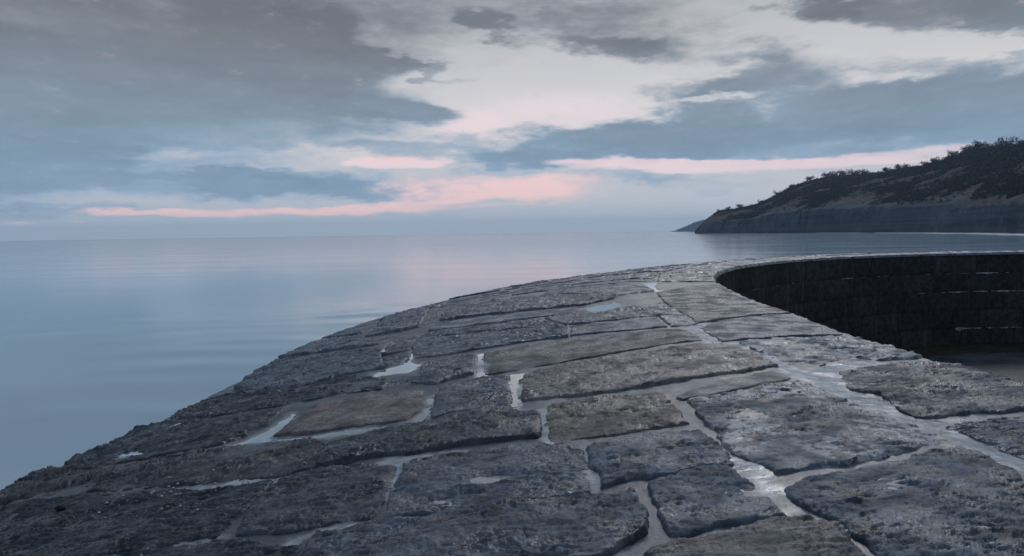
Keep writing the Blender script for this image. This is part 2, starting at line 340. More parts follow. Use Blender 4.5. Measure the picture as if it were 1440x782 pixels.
# Nishita sky behind the gaps, sun raised to match the lamp
sk = g.n('ShaderNodeTexSky', sky_type='NISHITA', sun_disc=False, sun_elevation=R(SUN_EL), sun_rotation=R(SUN_AZ), air_density=1.0, dust_density=2.0, ozone_density=2.0)
g.put(sk.inputs[0], D) if sk.inputs else None
nis = g.v('SCALE', sk.outputs[0]); nis.node.inputs[3].default_value = .06
nis = g.v('MINIMUM', nis, (.8, .8, .8))
base = g.mix(.08, base, nis)
pale = g.m('ADD', blobs(SKY['pale'], PW2), g.m('MULTIPLY', g.m('SUBTRACT', fb, .5), .6))
base = g.mix(g.mr(pale, .15, .9, 0, .95), base, lin('#e4d6da'))
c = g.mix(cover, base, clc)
c = g.mix(g.mr(g.m('ADD', blobs(SKY['pale'][:4], PW2), g.m('MULTIPLY', g.m('SUBTRACT', g.m('ADD', g.m('MULTIPLY', fb, .6), g.m('MULTIPLY', fine, .4)), .5), 2.2)), .2, 1.25, 0, .85), c, lin('#e6d2d8'))
pink = g.m('ADD', blobs(SKY['pink'], PW2, 1.8, .0), g.m('MULTIPLY', g.m('SUBTRACT', fine, .5), 1.5))
c = g.mix(g.mr(pink, .10, 1.15, 0, .92), c, lin('#f2d0d0'))
hz = g.mr(g.m('ADD', E, g.m('MULTIPLY', g.m('SUBTRACT', fbl, .5), 1.2)), 2.1, .5)
c = g.mix(g.m('MULTIPLY', hz, .85), c, lin('#b2c3d4'))
c = g.mix(g.mr(E, 0, -2), c, lin('#54687a'))
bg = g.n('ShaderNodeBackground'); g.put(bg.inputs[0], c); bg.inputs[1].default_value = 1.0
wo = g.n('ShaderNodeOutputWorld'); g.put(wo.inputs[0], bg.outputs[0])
w.cycles.sampling_method = 'MANUAL'
w.cycles.sample_map_resolution = 256

# ------------------------------------------------------------------ soft sun lamp, raised above the real dusk sun to bring out stone relief
sun = bpy.data.lights.new('sun', 'SUN')
sun.energy = 0.85
sun.angle = R(20)
sun.color = (1.0, .97, .96)
so = bpy.data.objects.new('sun', sun)
COL.objects.link(so)
sd = Vector((math.sin(R(SUN_AZ)) * math.cos(R(SUN_EL)), math.cos(R(SUN_AZ)) * math.cos(R(SUN_EL)), math.sin(R(SUN_EL))))
so.rotation_euler = sd.to_track_quat('Z', 'Y').to_euler()

# ------------------------------------------------------------------ object helpers
def tag(o, label=None, cat=None, group=None, kind=None):
    if label: o['label'] = label
    if cat: o['category'] = cat
    if group: o['group'] = group
    if kind: o['kind'] = kind
    return o
def empty(name, loc=(0, 0, 0)):
    o = bpy.data.objects.new(name, None)
    o.location = loc
    o.empty_display_size = .3
    COL.objects.link(o)
    return o
def mk(name, V, Fs, mat=None, parent=None, smooth=True, link=True):
    V = np.ascontiguousarray(V, dtype=np.float32)
    Fs = np.asarray(Fs, dtype=np.int32)
    me = bpy.data.meshes.new(name)
    k = Fs.shape[1]
    me.vertices.add(len(V)); me.vertices.foreach_set('co', V.ravel())
    me.loops.add(Fs.size); me.loops.foreach_set('vertex_index', Fs.ravel())
    me.polygons.add(len(Fs)); me.polygons.foreach_set('loop_start', np.arange(0, Fs.size, k, dtype=np.int32))
    me.update(calc_edges=True)
    me.validate()
    me.polygons.foreach_set('use_smooth', np.full(len(me.polygons), smooth))
    if mat: me.materials.append(mat)
    o = bpy.data.objects.new(name, me)
    COL.objects.link(o)
    if parent: o.parent = parent
    return o
def gridf(nu, nv, off=0):
    """quads of a grid whose vertex index is i*nv+j"""
    i, j = np.meshgrid(np.arange(nu - 1), np.arange(nv - 1), indexing='ij')
    a = (i * nv + j).ravel() + off
    return np.stack([a, a + nv, a + nv + 1, a + 1], 1)

# ------------------------------------------------------------------ noise in numpy
def _h(ix, iy, seed):
    h = (ix.astype(np.int64) * 374761393 + iy.astype(np.int64) * 668265263 + seed * 974634777) & 0xFFFFFFFF
    h = ((h ^ (h >> 13)) * 1274126177) & 0xFFFFFFFF
    h = h ^ (h >> 16)
    return (h & 0xFFFF) / 65536.0
def perlin(x, y, seed=0):
    xi = np.floor(x); yi = np.floor(y)
    fx = x - xi; fy = y - yi
    u = fx * fx * fx * (fx * (fx * 6 - 15) + 10); v = fy * fy * fy * (fy * (fy * 6 - 15) + 10)
    def gr(dx, dy):
        a = _h(xi + dx, yi + dy, seed) * 2 * np.pi
        return np.cos(a) * (fx - dx) + np.sin(a) * (fy - dy)
    a = gr(0, 0) * (1 - u) + gr(1, 0) * u
    b = gr(0, 1) * (1 - u) + gr(1, 1) * u
    return (a * (1 - v) + b * v) * 1.5
def fbm(x, y, oct=4, seed=0, gain=.5):
    t = 0; a = 1.0; fr = 1.0
    for o in range(oct):
        t = t + a * perlin(x * fr + 17.3 * o, y * fr - 9.1 * o, seed + o)
        a *= gain; fr *= 2.03
    return t
def ridged(x, y, oct=3, seed=0):
    t = 0; a = 1.0; fr = 1.0
    for o in range(oct):
        t = t + a * (1 - 2 * np.abs(perlin(x * fr, y * fr, seed + o)))
        a *= .5; fr *= 2.1
    return t
def sstep(a, b, x):
    t = np.clip((x - a) / (b - a), 0, 1)
    return t * t * (3 - 2 * t)

# ------------------------------------------------------------------ shape of the curved wall
DS = .1
_s = np.arange(-9, 75, DS)
_k = np.clip((_s + 1.8) / 17.84, 0, 1) * .0554
_k[_s > 38] = 0
_t = np.cumsum(_k) * DS
_t -= np.interp(0, _s, _t) + .0067
_x = np.cumsum(np.sin(_t)) * DS
_y = np.cumsum(np.cos(_t)) * DS
_i = np.argmin(abs(_s)); _x += 3.79 - _x[_i]; _y += 5.0 - _y[_i]
WALL_W = 7.9
def drop(w):
    e = np.maximum(np.asarray(w, float) - 1.92, 0)
    return .0933 * e + .00845 * e * e
def wall_xy(s, w):
    t = np.interp(s, _s, _t)
    return np.interp(s, _s, _x) - np.cos(t) * w, np.interp(s, _s, _y) + np.sin(t) * w

# ------------------------------------------------------------------ materials
def newmat(name):
    m = bpy.data.materials.new(name)
    m.use_nodes = True
    gg = G(m.node_tree)
    b = gg.n('ShaderNodeBsdfPrincipled')
    o = gg.n('ShaderNodeOutputMaterial')
    gg.put(o.inputs[0], b.outputs[0])
    return m, gg, b
def bump(gg, b, height, strength, dist):
    bn = gg.n('ShaderNodeBump')
    bn.inputs['Strength'].default_value = strength
    bn.inputs['Distance'].default_value = dist
    gg.put(bn.inputs['Height'], height)
    gg.put(b.inputs['Normal'], bn.outputs[0])

# wet weathered limestone, tinted by each stone's own colour
def stone_mat(name, crust=0.0, grain=.5, grain_scale=70):
    m, gg, b = newmat(name)
    pos = gg.n('ShaderNodeTexCoord').outputs['Object']
    info = gg.n('ShaderNodeObjectInfo')
    colr = info.outputs['Color']
    off = gg.v('SCALE', (7.1, 3.3, 1.9)); gg.put(off.node.inputs[3], gg.m('MULTIPLY', info.outputs['Random'], 30))
    p = gg.v('ADD', pos, off)
    mot = gg.noise(p, 6, 6, .6)
    spk = gg.noise(p, 55, 4, .65)
    big = gg.noise(p, 1.7, 3, .5)
    c = gg.mix(gg.mr(mot, .35, .68), gg.v('MULTIPLY', colr, (.45, .47, .50)), gg.v('MULTIPLY', colr, (1.8, 1.8, 1.8)))
    c = gg.mix(gg.mr(spk, .50, .66, .0, .6), c, gg.v('MULTIPLY', colr, (1.7, 1.65, 1.6)))
    c = gg.mix(gg.mr(gg.noise(gg.mapping(p, sc=(.8, 1.3, 1)), 34, 4, .65), .53, .66, 0, .5), c, (.018, .018, .019, 1))
    # rusty and algae patches
    c = gg.mix(gg.m('MULTIPLY', gg.mr(gg.noise(p, 4.4, 5, .65), .56, .7), .45), c, (.115, .068, .05, 1))
    c = gg.mix(gg.m('MULTIPLY', gg.mr(big, .5, .7), .35), c, (.032, .040, .038, 1))
    if crust:
        k = gg.m('MULTIPLY', gg.mr(gg.noise(p, 9, 6, .7), .46, .56), gg.mr(gg.noise(p, 2.3, 3, .5), .40, .56))
        c = gg.mix(gg.m('MULTIPLY', k, crust), c, (.50, .49, .48, 1))
    gg.put(b.inputs['Base Color'], c)
    rg = gg.m('ADD', gg.mr(gg.noise(p, 3.1, 4, .6), .36, .62, .14, .60), gg.m('MULTIPLY', spk, .16))
    gg.put(b.inputs['Roughness'], rg)
    b.inputs['Specular IOR Level'].default_value = .42
    hgt = gg.m('ADD', gg.noise(gg.mapping(p, sc=(.75, 1.25, 1)), grain_scale, 5, .7), gg.m('MULTIPLY', gg.noise(p, grain_scale * 3.3, 3, .6), .4))
    bump(gg, b, hgt, grain, .012)
    return m
M_ROCK = stone_mat('wet_limestone', .10, .75, 30)
M_CRUST = stone_mat('salt_crusted_limestone', .85, .7, 32)
M_SAND = stone_mat('sandy_limestone', .1, .9, 60)
M_FLAT = stone_mat('worn_limestone', .0, .8, 36)

def mortar_mat():
    m, gg, b = newmat('lime_mortar')
    p = gg.n('ShaderNodeTexCoord').outputs['Object']
    n = gg.noise(p, 5, 5, .6); n2 = gg.noise(p, 60, 4, .6); n3 = gg.noise(p, 1.3, 3, .5)
    c = gg.mix(gg.mr(n, .35, .65), (.11, .108, .112, 1), (.255, .252, .26, 1))
    c = gg.mix(gg.mr(n2, .4, .7, 0, .5), c, (.11, .105, .10, 1))
    # seaward side stained dark by weed
    sp = gg.n('ShaderNodeSeparateXYZ'); gg.put(sp.inputs[0], p)
    dk = gg.mr(gg.m('ADD', sp.outputs[0], gg.m('MULTIPLY', gg.m('SUBTRACT', n3, .5), 2.5)), 0.6, -1.2)
    c = gg.mix(gg.m('MULTIPLY', dk, .92), c, (.046, .056, .064, 1))
    wt = gg.n('ShaderNodeAttribute', attribute_name='wet').outputs['Fac']
    c = gg.mix(gg.m('MULTIPLY', wt, .8), c, gg.mix(gg.mr(gg.noise(p, 9, 5, .65), .35, .65), (.22, .24, .26, 1), (.46, .48, .50, 1)))
    gg.put(b.inputs['Base Color'], c)
    gg.put(b.inputs['Roughness'], gg.mix(wt, gg.mr(n, .3, .7, .30, .62), gg.mr(n, .3, .7, .10, .35)))
    b.inputs['Specular IOR Level'].default_value = .45
    bump(gg, b, gg.m('ADD', gg.noise(p, 22, 4, .6), gg.m('MULTIPLY', n2, .5)), .35, .01)
    return m
M_MORTAR = mortar_mat()

def dark_wall_mat():
    m, gg, b = newmat('weed_blackened_stone')
    p = gg.n('ShaderNodeTexCoord').outputs['Object']
    info = gg.n('ShaderNodeObjectInfo')
    streak = gg.noise(gg.mapping(p, sc=(2.6, 2.6, .32)), 1.6, 4, .6)
    n = gg.noise(p, 5, 5, .6)
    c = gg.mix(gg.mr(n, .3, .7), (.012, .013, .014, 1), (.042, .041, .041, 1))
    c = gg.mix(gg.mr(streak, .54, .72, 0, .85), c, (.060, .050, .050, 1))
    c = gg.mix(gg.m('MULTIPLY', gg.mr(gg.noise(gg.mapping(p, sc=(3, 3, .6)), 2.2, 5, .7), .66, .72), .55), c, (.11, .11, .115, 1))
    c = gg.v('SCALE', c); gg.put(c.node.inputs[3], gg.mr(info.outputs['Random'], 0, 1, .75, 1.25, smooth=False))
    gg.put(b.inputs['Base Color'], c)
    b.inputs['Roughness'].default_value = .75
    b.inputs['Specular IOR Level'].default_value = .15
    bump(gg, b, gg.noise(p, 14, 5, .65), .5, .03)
    return m
M_DARK = dark_wall_mat()
def lime_mat():
    m, gg, b = newmat('lime_run_joint')
    p = gg.n('ShaderNodeTexCoord').outputs['Object']
    k = gg.mr(gg.noise(gg.mapping(p, sc=(1, 1, 1.6)), .42, 5, .66), .55, .62)
    k = gg.m('MULTIPLY', k, gg.mr(gg.noise(p, 4, 3, .6), .4, .55))
    c = gg.mix(k, (.010, .011, .013, 1), (.42, .41, .42, 1))
    gg.put(b.inputs['Base Color'], c)
    b.inputs['Roughness'].default_value = .8
    b.inputs['Specular IOR Level'].default_value = .2
    return m
M_LIME = lime_mat()

def puddle_mat():
    m, gg, b = newmat('standing_water')
    p = gg.n('ShaderNodeTexCoord').outputs['Object']
    c = gg.mix(gg.mr(gg.noise(p, 6, 3, .5), .35, .65), (.16, .17, .18, 1), (.30, .31, .32, 1))
    gg.put(b.inputs['Base Color'], c)
    b.inputs['Roughness'].default_value = .06
    b.inputs['IOR'].default_value = 1.33
    b.inputs['Specular IOR Level'].default_value = .5
    b.inputs['Coat Weight'].default_value = 1.0
    b.inputs['Coat Roughness'].default_value = .04
    b.inputs['Coat IOR'].default_value = 1.4
    bump(gg, b, gg.noise(p, 5, 2, .5), .06, .02)
    return m
M_PUDDLE = puddle_mat()

def sea_mat():
    m, gg, b = newmat('sea_water')
    p = gg.n('ShaderNodeTexCoord').outputs['Object']
    soft = gg.noise(gg.mapping(p, sc=(.02, .09, 1)), 1.0, 4, .55)
    near = gg.noise(gg.mapping(p, sc=(.18, .75, 1)), 1.0, 4, .6)
    c = gg.mix(gg.mr(soft, .3, .7), (.275, .405, .475, 1), (.32, .455, .53, 1))
    gg.put(b.inputs['Base Color'], c)
    gg.put(b.inputs['Roughness'], gg.mr(soft, .3, .7, .085, .125))
    b.inputs['IOR'].default_value = 1.5
    cd = gg.n('ShaderNodeVectorMath', operation='LENGTH'); gg.put(cd.inputs[0], p)
    fade = gg.mr(cd.outputs[1], 10, 260, 1.0, .0)
    h = gg.m('ADD', near, gg.m('MULTIPLY', gg.noise(gg.mapping(p, sc=(.045, .2, 1)), 1.0, 3, .5), 1.4))
    rip = gg.noise(gg.mapping(p, sc=(.9, 3.4, 1)), 1.0, 4, .6)
    fade2 = gg.mr(cd.outputs[1], 6, 90, 1.0, .0)
    bump(gg, b, gg.m('ADD', gg.m('MULTIPLY', h, gg.m('MULTIPLY', fade, .6)), gg.m('MULTIPLY', rip, gg.m('MULTIPLY', fade2, .55))), .14, .05)
    return m
M_SEA = sea_mat()

def land_mat():
    m, gg, b = newmat('undercliff_ground')
    p = gg.n('ShaderNodeTexCoord').outputs['Object']
    at = gg.n('ShaderNodeAttribute', attribute_name='cliff').outputs['Fac']
    up = gg.n('ShaderNodeAttribute', attribute_name='upper').outputs['Fac']
    n = gg.noise(p, .035, 6, .6); n2 = gg.noise(p, .15, 5, .65)
    strata = gg.noise(gg.mapping(p, sc=(.004, .004, .35)), 1.0, 4, .6)
    gul = gg.noise(gg.mapping(p, sc=(.035, .035, .045)), 1.0, 6, .68)
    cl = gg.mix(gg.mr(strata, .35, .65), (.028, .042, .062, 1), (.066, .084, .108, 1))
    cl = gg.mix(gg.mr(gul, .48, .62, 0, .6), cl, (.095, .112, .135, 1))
    ve = gg.mix(gg.mr(n, .40, .62), (.026, .035, .040, 1), (.075, .056, .046, 1))
    ve = gg.mix(gg.m('MULTIPLY', gg.mr(n2, .54, .66), gg.mr(up, .6, .2)), ve, (.10, .07, .058, 1))
    gg.put(b.inputs['Base Color'], gg.mix(at, ve, cl))
    b.inputs['Roughness'].default_value = .95
    b.inputs['Specular IOR Level'].default_value = .15
    bump(gg, b, gg.m('ADD', gul, gg.m('MULTIPLY', n2, .8)), .9, 3.0)
    return m
M_LAND = land_mat()
def simple(name, c1, c2, scale, rough=.9, bs=.4, bd=.05, spec=.2):
    m, gg, b = newmat(name)
    p = gg.n('ShaderNodeTexCoord').outputs['Object']
    n = gg.noise(p, scale, 5, .6)
    gg.put(b.inputs['Base Color'], gg.mix(gg.mr(n, .35, .65), (*c1, 1), (*c2, 1)))
    b.inputs['Roughness'].default_value = rough
    b.inputs['Specular IOR Level'].default_value = spec
    bump(gg, b, gg.noise(p, scale * 3, 4, .6), bs, bd)
    return m
def foliage_mat(name, c1, c2):
    m, gg, b = newmat(name)
    rnd = gg.n('ShaderNodeNewGeometry').outputs['Random Per Island']
    gg.put(b.inputs['Base Color'], gg.mix(rnd, (*c1, 1), (*c2, 1)))
    b.inputs['Roughness'].default_value = .9
    b.inputs['Specular IOR Level'].default_value = .1
    return m
M_WOOD = foliage_mat('winter_woodland', (.020, .034, .040), (.072, .070, .066))
M_TWIG = foliage_mat('bare_twigs', (.025, .028, .030), (.062, .055, .052))
M_BARK = simple('bark', (.035, .033, .032), (.06, .055, .05), .5)
M_BEACH = simple('shingle', (.20, .19, .19), (.34, .33, .33), .08, .8)
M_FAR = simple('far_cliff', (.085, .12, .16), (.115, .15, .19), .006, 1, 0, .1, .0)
M_QUAY = simple('quay_paving', (.022, .021, .021), (.075, .076, .080), 1.1, .5, .9, .04, .6)
M_WEED = simple('brown_weed', (.018, .014, .008), (.050, .036, .020), 3.0, .7, .8, .05)
M_PEB = simple('shell', (.35, .25, .18), (.6, .55, .5), 30, .5)
M_DPEB = simple('dark_pebble', (.006, .006, .007), (.016, .015, .015), 30, .5)

# ------------------------------------------------------------------ the sea
RIM = 7000.0
def build_sea():
    rad = np.concatenate([np.linspace(.0, 60, 60)[1:], np.geomspace(62, RIM, 60)])
    ang = np.linspace(0, 2 * np.pi, 181)[:-1]
    rg, ag = np.meshgrid(rad, ang, indexing='ij')
    x = rg * np.cos(ag); y = rg * np.sin(ag)
    z = SEA_Z + .05 * fbm(x * .12, y * .30, 2, 5) * np.clip(1 - rg / 400, 0, 1)
    V = np.stack([x, y, z], -1).reshape(-1, 3)
    na = len(ang); nr = len(rad)
    i, j = np.meshgrid(np.arange(nr - 1), np.arange(na), indexing='ij')
    a = (i * na + j).ravel(); b2 = (i * na + (j + 1) % na).ravel()
    Fq = np.stack([a, a + na, b2 + na, b2], 1)
    V = np.vstack([V, [[0, 0, SEA_Z]]])
    o = mk('sea', V, Fq, M_SEA)
    # centre fan
    c = len(V) - 1
    ft = np.array([[c, k, (k + 1) % na] for k in range(na)])
    o2 = mk('seabed_cap', V[np.r_[0:na, c]], np.where(ft == c, na, ft), M_SEA)
    # join the fan into the sea mesh
    import bmesh
    bm = bmesh.new(); bm.from_mesh(o.data); bm.from_mesh(o2.data)
    bmesh.ops.remove_doubles(bm, verts=bm.verts, dist=.0001)
    bm.to_mesh(o.data); bm.free()
    me2 = o2.data
    bpy.data.objects.remove(o2); bpy.data.meshes.remove(me2)
    tag(o, kind='structure')
build_sea()

# ------------------------------------------------------------------ the harbour wall
TINT = dict(tan=(.235, .160, .105), tan2=(.27, .21, .17), tan3=(.225, .162, .130), brown=(.140, .108, .086),
            red=(.200, .118, .095), dark=(.036, .041, .047), darkred=(.040, .036, .037), mid=(.110, .112, .118),
            mid2=(.088, .088, .092), grey=(.115, .122, .130), grey2=(.10, .108, .116), blue=(.088, .097, .111),
            bluedark=(.066, .078, .094), bluemid=(.050, .060, .072), bluepale=(.150, .164, .180),
            pale=(.125, .132, .142), pale2=(.185, .180, .178))
HOLLOWS = [  # along, out, half length, half width, depth: hollows worn into stones
    (-1.08, 3.93, .09, .22, .035), (-1.30, 4.15, .06, .22, .022), (-1.76, 2.63, .08, .14, .03), (2.2, 5.42, .35, .22, .03),
    (1.0, 7.3, .16, .3, .03), (.2, 7.2, .15, .35, .03), (-.55, 2.25, .2, .2, .03)]
for _l, _P in PUDDLES:
    q = np.array(_P); HOLLOWS.append((q[:, 0].mean(), q[:, 1].mean(), max(np.ptp(q[:, 0]) * .45, .05), max(np.ptp(q[:, 1]) * .45, .05), .022))
def relief(style, x, y, seed):
    ox = (seed * 7.31) % 50; oy = (seed * 3.77) % 50
    X = x + ox; Y = y + oy
    wear = .45 + .75 * sstep(-.4, .45, fbm(X * 1.9, Y * 2.4, 3, seed + 60))
    tiny = .0030 * fbm(X * 38, Y * 46, 3, seed + 61, .65)
    big = .012 * fbm(X * 2.1, Y * 2.6, 3, seed)
    if style in ('smooth', 'sandy'):
        tiny = tiny * .6
    if style in ('rough', 'pitted', 'layer', 'dimple'):      # a few natural cracks
        cr = np.abs(fbm(X * 1.7 + .1 * fbm(X * 8, Y * 8, 2, seed), Y * 3.1, 2, seed + 71))
        big = big - .014 * (1 - sstep(.0, .022, cr)) * sstep(.0, .25, fbm(X * 1.3, Y * 1.3, 2, seed + 72))
    return big * BIG.get(style, 1.0) + relief0(style, X * .72, Y * 1.12, seed) * wear * .74 + tiny * .9
BIG = dict(smooth=.5, flat=.6, sandy=.5, crust=.8, rough=1.4)
def chips(X, Y, sx, sy, lo, hi, seed):
    """sharp-lipped flakes and pits: warped noise cut at a level"""
    wx = X + .03 * fbm(X * 9, Y * 9, 2, seed + 1); wy = Y + .03 * fbm(X * 9 + 3, Y * 9, 2, seed + 2)
    return sstep(lo, hi, fbm(wx * sx, wy * sy, 4, seed, .58))
def relief0(style, X, Y, seed):
    if style == 'smooth':
        return .003 * fbm(X * 9, Y * 9, 3, seed + 3)
    if style == 'flat':
        return .006 * fbm(X * 8, Y * 13, 4, seed + 3, .6) - .006 * chips(X, Y, 9, 16, .22, .34, seed + 5)
    if style == 'sandy':
        return .0065 * fbm(X * 24, Y * 30, 4, seed + 3, .72) - .004 * chips(X, Y, 20, 30, .15, .3, seed + 6)
    if style == 'layer':
        wx = X + .10 * fbm(X * 3, Y * 3, 2, seed + 9)
        wy = Y + .07 * fbm(X * 2.2 + 4, Y * 2.2, 2, seed + 8)
        a = ridged(wx * 3.6, wy * 12, 4, seed + 3)
        return .010 * a + .009 * fbm(X * 22, Y * 34, 3, seed + 5, .6) - .012 * chips(X, Y, 8, 18, .15, .28, seed + 6)
    if style == 'dimple':
        pit = sstep(.30, .42, perlin(X * 21, Y * 24, seed + 6)) + .8 * sstep(.30, .42, perlin(X * 36, Y * 40, seed + 7))
        return .009 * fbm(X * 7, Y * 9, 4, seed + 3, .6) - .012 * pit - .012 * chips(X, Y, 3, 5, .3, .36, seed + 4)
    if style == 'crust':
        return .008 * fbm(X * 8, Y * 12, 4, seed + 3, .62) - .011 * chips(X, Y, 15, 26, .10, .24, seed + 6) - .014 * chips(X, Y, 4, 6, .26, .34, seed + 2)
    if style == 'crack':
        q = fbm(X * 5, Y * 7, 4, seed + 4, .6)
        return .014 * (sstep(-.1, -.05, q) + sstep(.22, .26, q)) - .012 + .006 * fbm(X * 20, Y * 28, 3, seed + 1, .6)
    if style == 'pitted':
        return .013 * fbm(X * 6.5, Y * 10, 5, seed + 3, .64) - .013 * chips(X, Y, 13, 22, .08, .24, seed + 6) + .006 * ridged(X * 9, Y * 14, 2, seed + 9)
    # rough
    return .011 * ridged(X * 5, Y * 9, 4, seed + 3) + .009 * fbm(X * 20, Y * 30, 3, seed + 4, .65) - .014 * chips(X, Y, 11, 20, .10, .26, seed + 6)
STYLE_MAT = dict(smooth=M_FLAT, flat=M_FLAT, sandy=M_SAND, crust=M_CRUST, crack=M_CRUST, layer=M_ROCK, dimple=M_ROCK, pitted=M_ROCK, rough=M_ROCK)

wall = empty('harbour_wall', (3.79, 5.0, 0))
tag(wall, 'curved harbour wall of worn wet stone slabs sloping down to the sea', 'harbour wall')
def wall_part(name, V, Fq, mat, smooth=True):
    o = mk(name, V, Fq, mat, smooth=smooth)
    o.parent = wall
    o.matrix_parent_inverse = Matrix.Translation(wall.location).inverted()
    return o

def side(pts, n):
    pts = np.array(pts, float)
    d = np.r_[0, np.cumsum(np.hypot(*np.diff(pts, axis=0).T))]
    t = np.linspace(0, d[-1], n)
    # light rounding of the traced outline
    a = np.stack([np.interp(t, d, pts[:, 0]), np.interp(t, d, pts[:, 1])], 1)
    b = a.copy()
    for _ in range(max(1, n // 30)):
        b[1:-1] = (b[:-2] + 2 * b[1:-1] + b[2:]) / 4
    return b
def stone(style, tint, z0, T, B, Rm, Lm, seed, name='paving_stone', fine=1.0, edge=.026):
    T = [tuple(p) for p in T]; B = [tuple(p) for p in B]
    cc = np.mean(T + B, axis=0)
    half = np.maximum(np.ptp(np.array(T + B), axis=0) / 2, .1)
    ex = lambda p: tuple(cc[k] + (p[k] - cc[k]) * (1 + .019 / half[k]) for k in (0, 1))
    T = [ex(p) for p in T]; B = [ex(p) for p in B]; Rm = [ex(p) for p in Rm]; Lm = [ex(p) for p in Lm]
    Rt = [T[-1]] + list(Rm) + [B[-1]]
    Lf = [T[0]] + list(Lm) + [B[0]]
    allp = np.array(T + B + list(Rm) + list(Lm), float)
    xs, ys = wall_xy(allp[:, 0], allp[:, 1])
    dist = max(2.3, np.hypot(xs, ys).mean() * .5 + np.hypot(xs, ys).min() * .5)
    def ln(L): L = np.array(L); return np.hypot(*np.diff(L, axis=0).T).sum()
    lu = max(ln(T), ln(B)); lv = max(ln(Rt), ln(Lf))
    sp = 1.5 * dist / 683 * fine
    spv = min(sp * dist / 1.2 / 1.6, .07)
    nu = int(np.clip(lu / sp, 8, 330)); nv = int(np.clip(lv / min(spv, sp * 1.35 if dist < 9 else sp * 2.5), 7, 260))
    u = np.linspace(0, 1, nu)[:, None]; v = np.linspace(0, 1, nv)[None, :]
    top = side(T, nu); bot = side(B, nu); lf = side(Lf, nv); rt = side(Rt, nv)
    S = np.zeros((nu, nv, 2))
    for k in range(2):
        S[..., k] = (1 - v) * top[:, k][:, None] + v * bot[:, k][:, None] + (1 - u) * lf[:, k][None] + u * rt[:, k][None] \
            - ((1 - u) * (1 - v) * T[0][k] + u * (1 - v) * T[-1][k] + (1 - u) * v * B[0][k] + u * v * B[-1][k])
    s = S[..., 0]; w_ = S[..., 1]
    # uneven, chipped outline
    j = .022 if style != 'sandy' else .006
    fine_chip = .006 * fbm(s * 19 + seed, w_ * 19, 3, seed + 33)
    s = s + fine_chip + j * fbm(w_ * 5 + seed, s * 5, 3, seed + 20) ; w_ = w_ + j * fbm(w_ * 5, s * 5 + seed, 3, seed + 30)
    x, y = wall_xy(s, w_)
    # distance to the rim in metres
    def rim(a, L): return np.minimum(a, 1 - a) * L
    du = rim(u, lu) + 0 * v; dv = rim(v, lv) + 0 * u
    rr_ = edge * (1 + .9 * fbm(x * 4, y * 4, 2, seed + 40))
    prof = lambda d: np.sqrt(np.clip(1 - (1 - np.clip(d / rr_, 0, 1)) ** 2, 0, 1))
    pr = prof(du) * prof(dv)
    proud = .017 + z0 * .8
    hol = 0
    for (hs, hw, hl, hh, dp) in HOLLOWS:
        q = ((s - hs) / hl) ** 2 + ((w_ - hw) / hh) ** 2
        hol = hol + dp * np.exp(-q * 1.3)
    # the far side of the wall roughens towards its worn seaward edge
    rough_up = 1 + .5 * sstep(5.2, 7.5, w_) + .4 * sstep(6, 14, dist + 0 * w_)
    zz = -drop(w_) - .07 + (.07 + proud + relief(style, x, y, seed) * rough_up - hol) * pr
    V = np.stack([x, y, zz], -1).reshape(-1, 3)
    Fq = gridf(nu, nv)
    o = wall_part(name, V, Fq[:, ::-1] if flip_needed(V, Fq) else Fq, STYLE_MAT[style])
    rng = random.Random(seed)
    c = TINT[tint]; k = rng.uniform(.72, 1.0)
    o.color = (c[0] * k * .58, c[1] * k * .73, c[2] * k * .90, 1)
    return o
def flip_needed(V, Fq):
    f0 = Fq[len(Fq) // 2]
    n = np.cross(V[f0[1]] - V[f0[0]], V[f0[3]] - V[f0[0]])
    return n[2] < 0
for i, (stl, ti, z, T, B, Rm, Lm) in enumerate(STONES):
    stone(stl, ti, z, T, B, Rm, Lm, 100 + i * 13)

# the rest of the paving, laid in rows across the wall
rng = random.Random(7)
def rows(s0, s1, step, wmax=WALL_W + .1):
    s = s0; k = 0
    while s < s1:
        d = step * rng.uniform(.85, 1.2)
        gap = .02
        cop = 1.42 + rng.uniform(-.06, .06)
        cuts = [0.0, cop]
        w_ = cop
        while w_ < wmax - 1.6:
            w_ += rng.uniform(1.3, 2.5); cuts.append(w_)
        cuts[-1] = wmax + rng.uniform(-.12, .1) if wmax - cuts[-1] < .8 else cuts[-1]
        if cuts[-1] < wmax - .3: cuts.append(wmax + rng.uniform(-.12, .1))
        for a, b in zip(cuts[:-1], cuts[1:]):
            jt = lambda: rng.uniform(-.03, .03)
            if a == 0 and k % 2 and s > 0: continue        # coping stones span two rows
            s_top = s + d - gap
            if a == 0 and s > 0: s_top = s + d * 2 - gap
            aa, bb = a + (gap if a else 0), b - gap
            T = [(s_top + jt(), bb), (s_top + jt(), (aa + bb) / 2), (s_top + jt(), aa)]
            Bt = [(s + jt(), bb + jt() * (b < wmax - .3)), (s + jt(), (aa + bb) / 2), (s + jt(), aa)]
            outer = a > 4.8
            st_ = rng.choice(['rough', 'flat', 'pitted', 'flat', 'layer'] if a else ['flat', 'flat', 'rough'])
            ti_ = rng.choice(['grey', 'grey2', 'mid', 'bluepale', 'grey'] if not outer else ['grey', 'mid', 'dark', 'grey2'])
            z_ = rng.uniform(-.02, .03) if a else .005
            # raised broken kerb along the seaward side further on
            if s > 12 and outer and rng.random() < .5: z_ += .05
            stone(st_, ti_, z_, T, Bt, [], [], rng.randrange(10000), fine=1.0 if s > 0 else 3.0)
        s += d; k += 1
rows(10.64, 44, .92)
rows(-7.5, -3.3, .9)

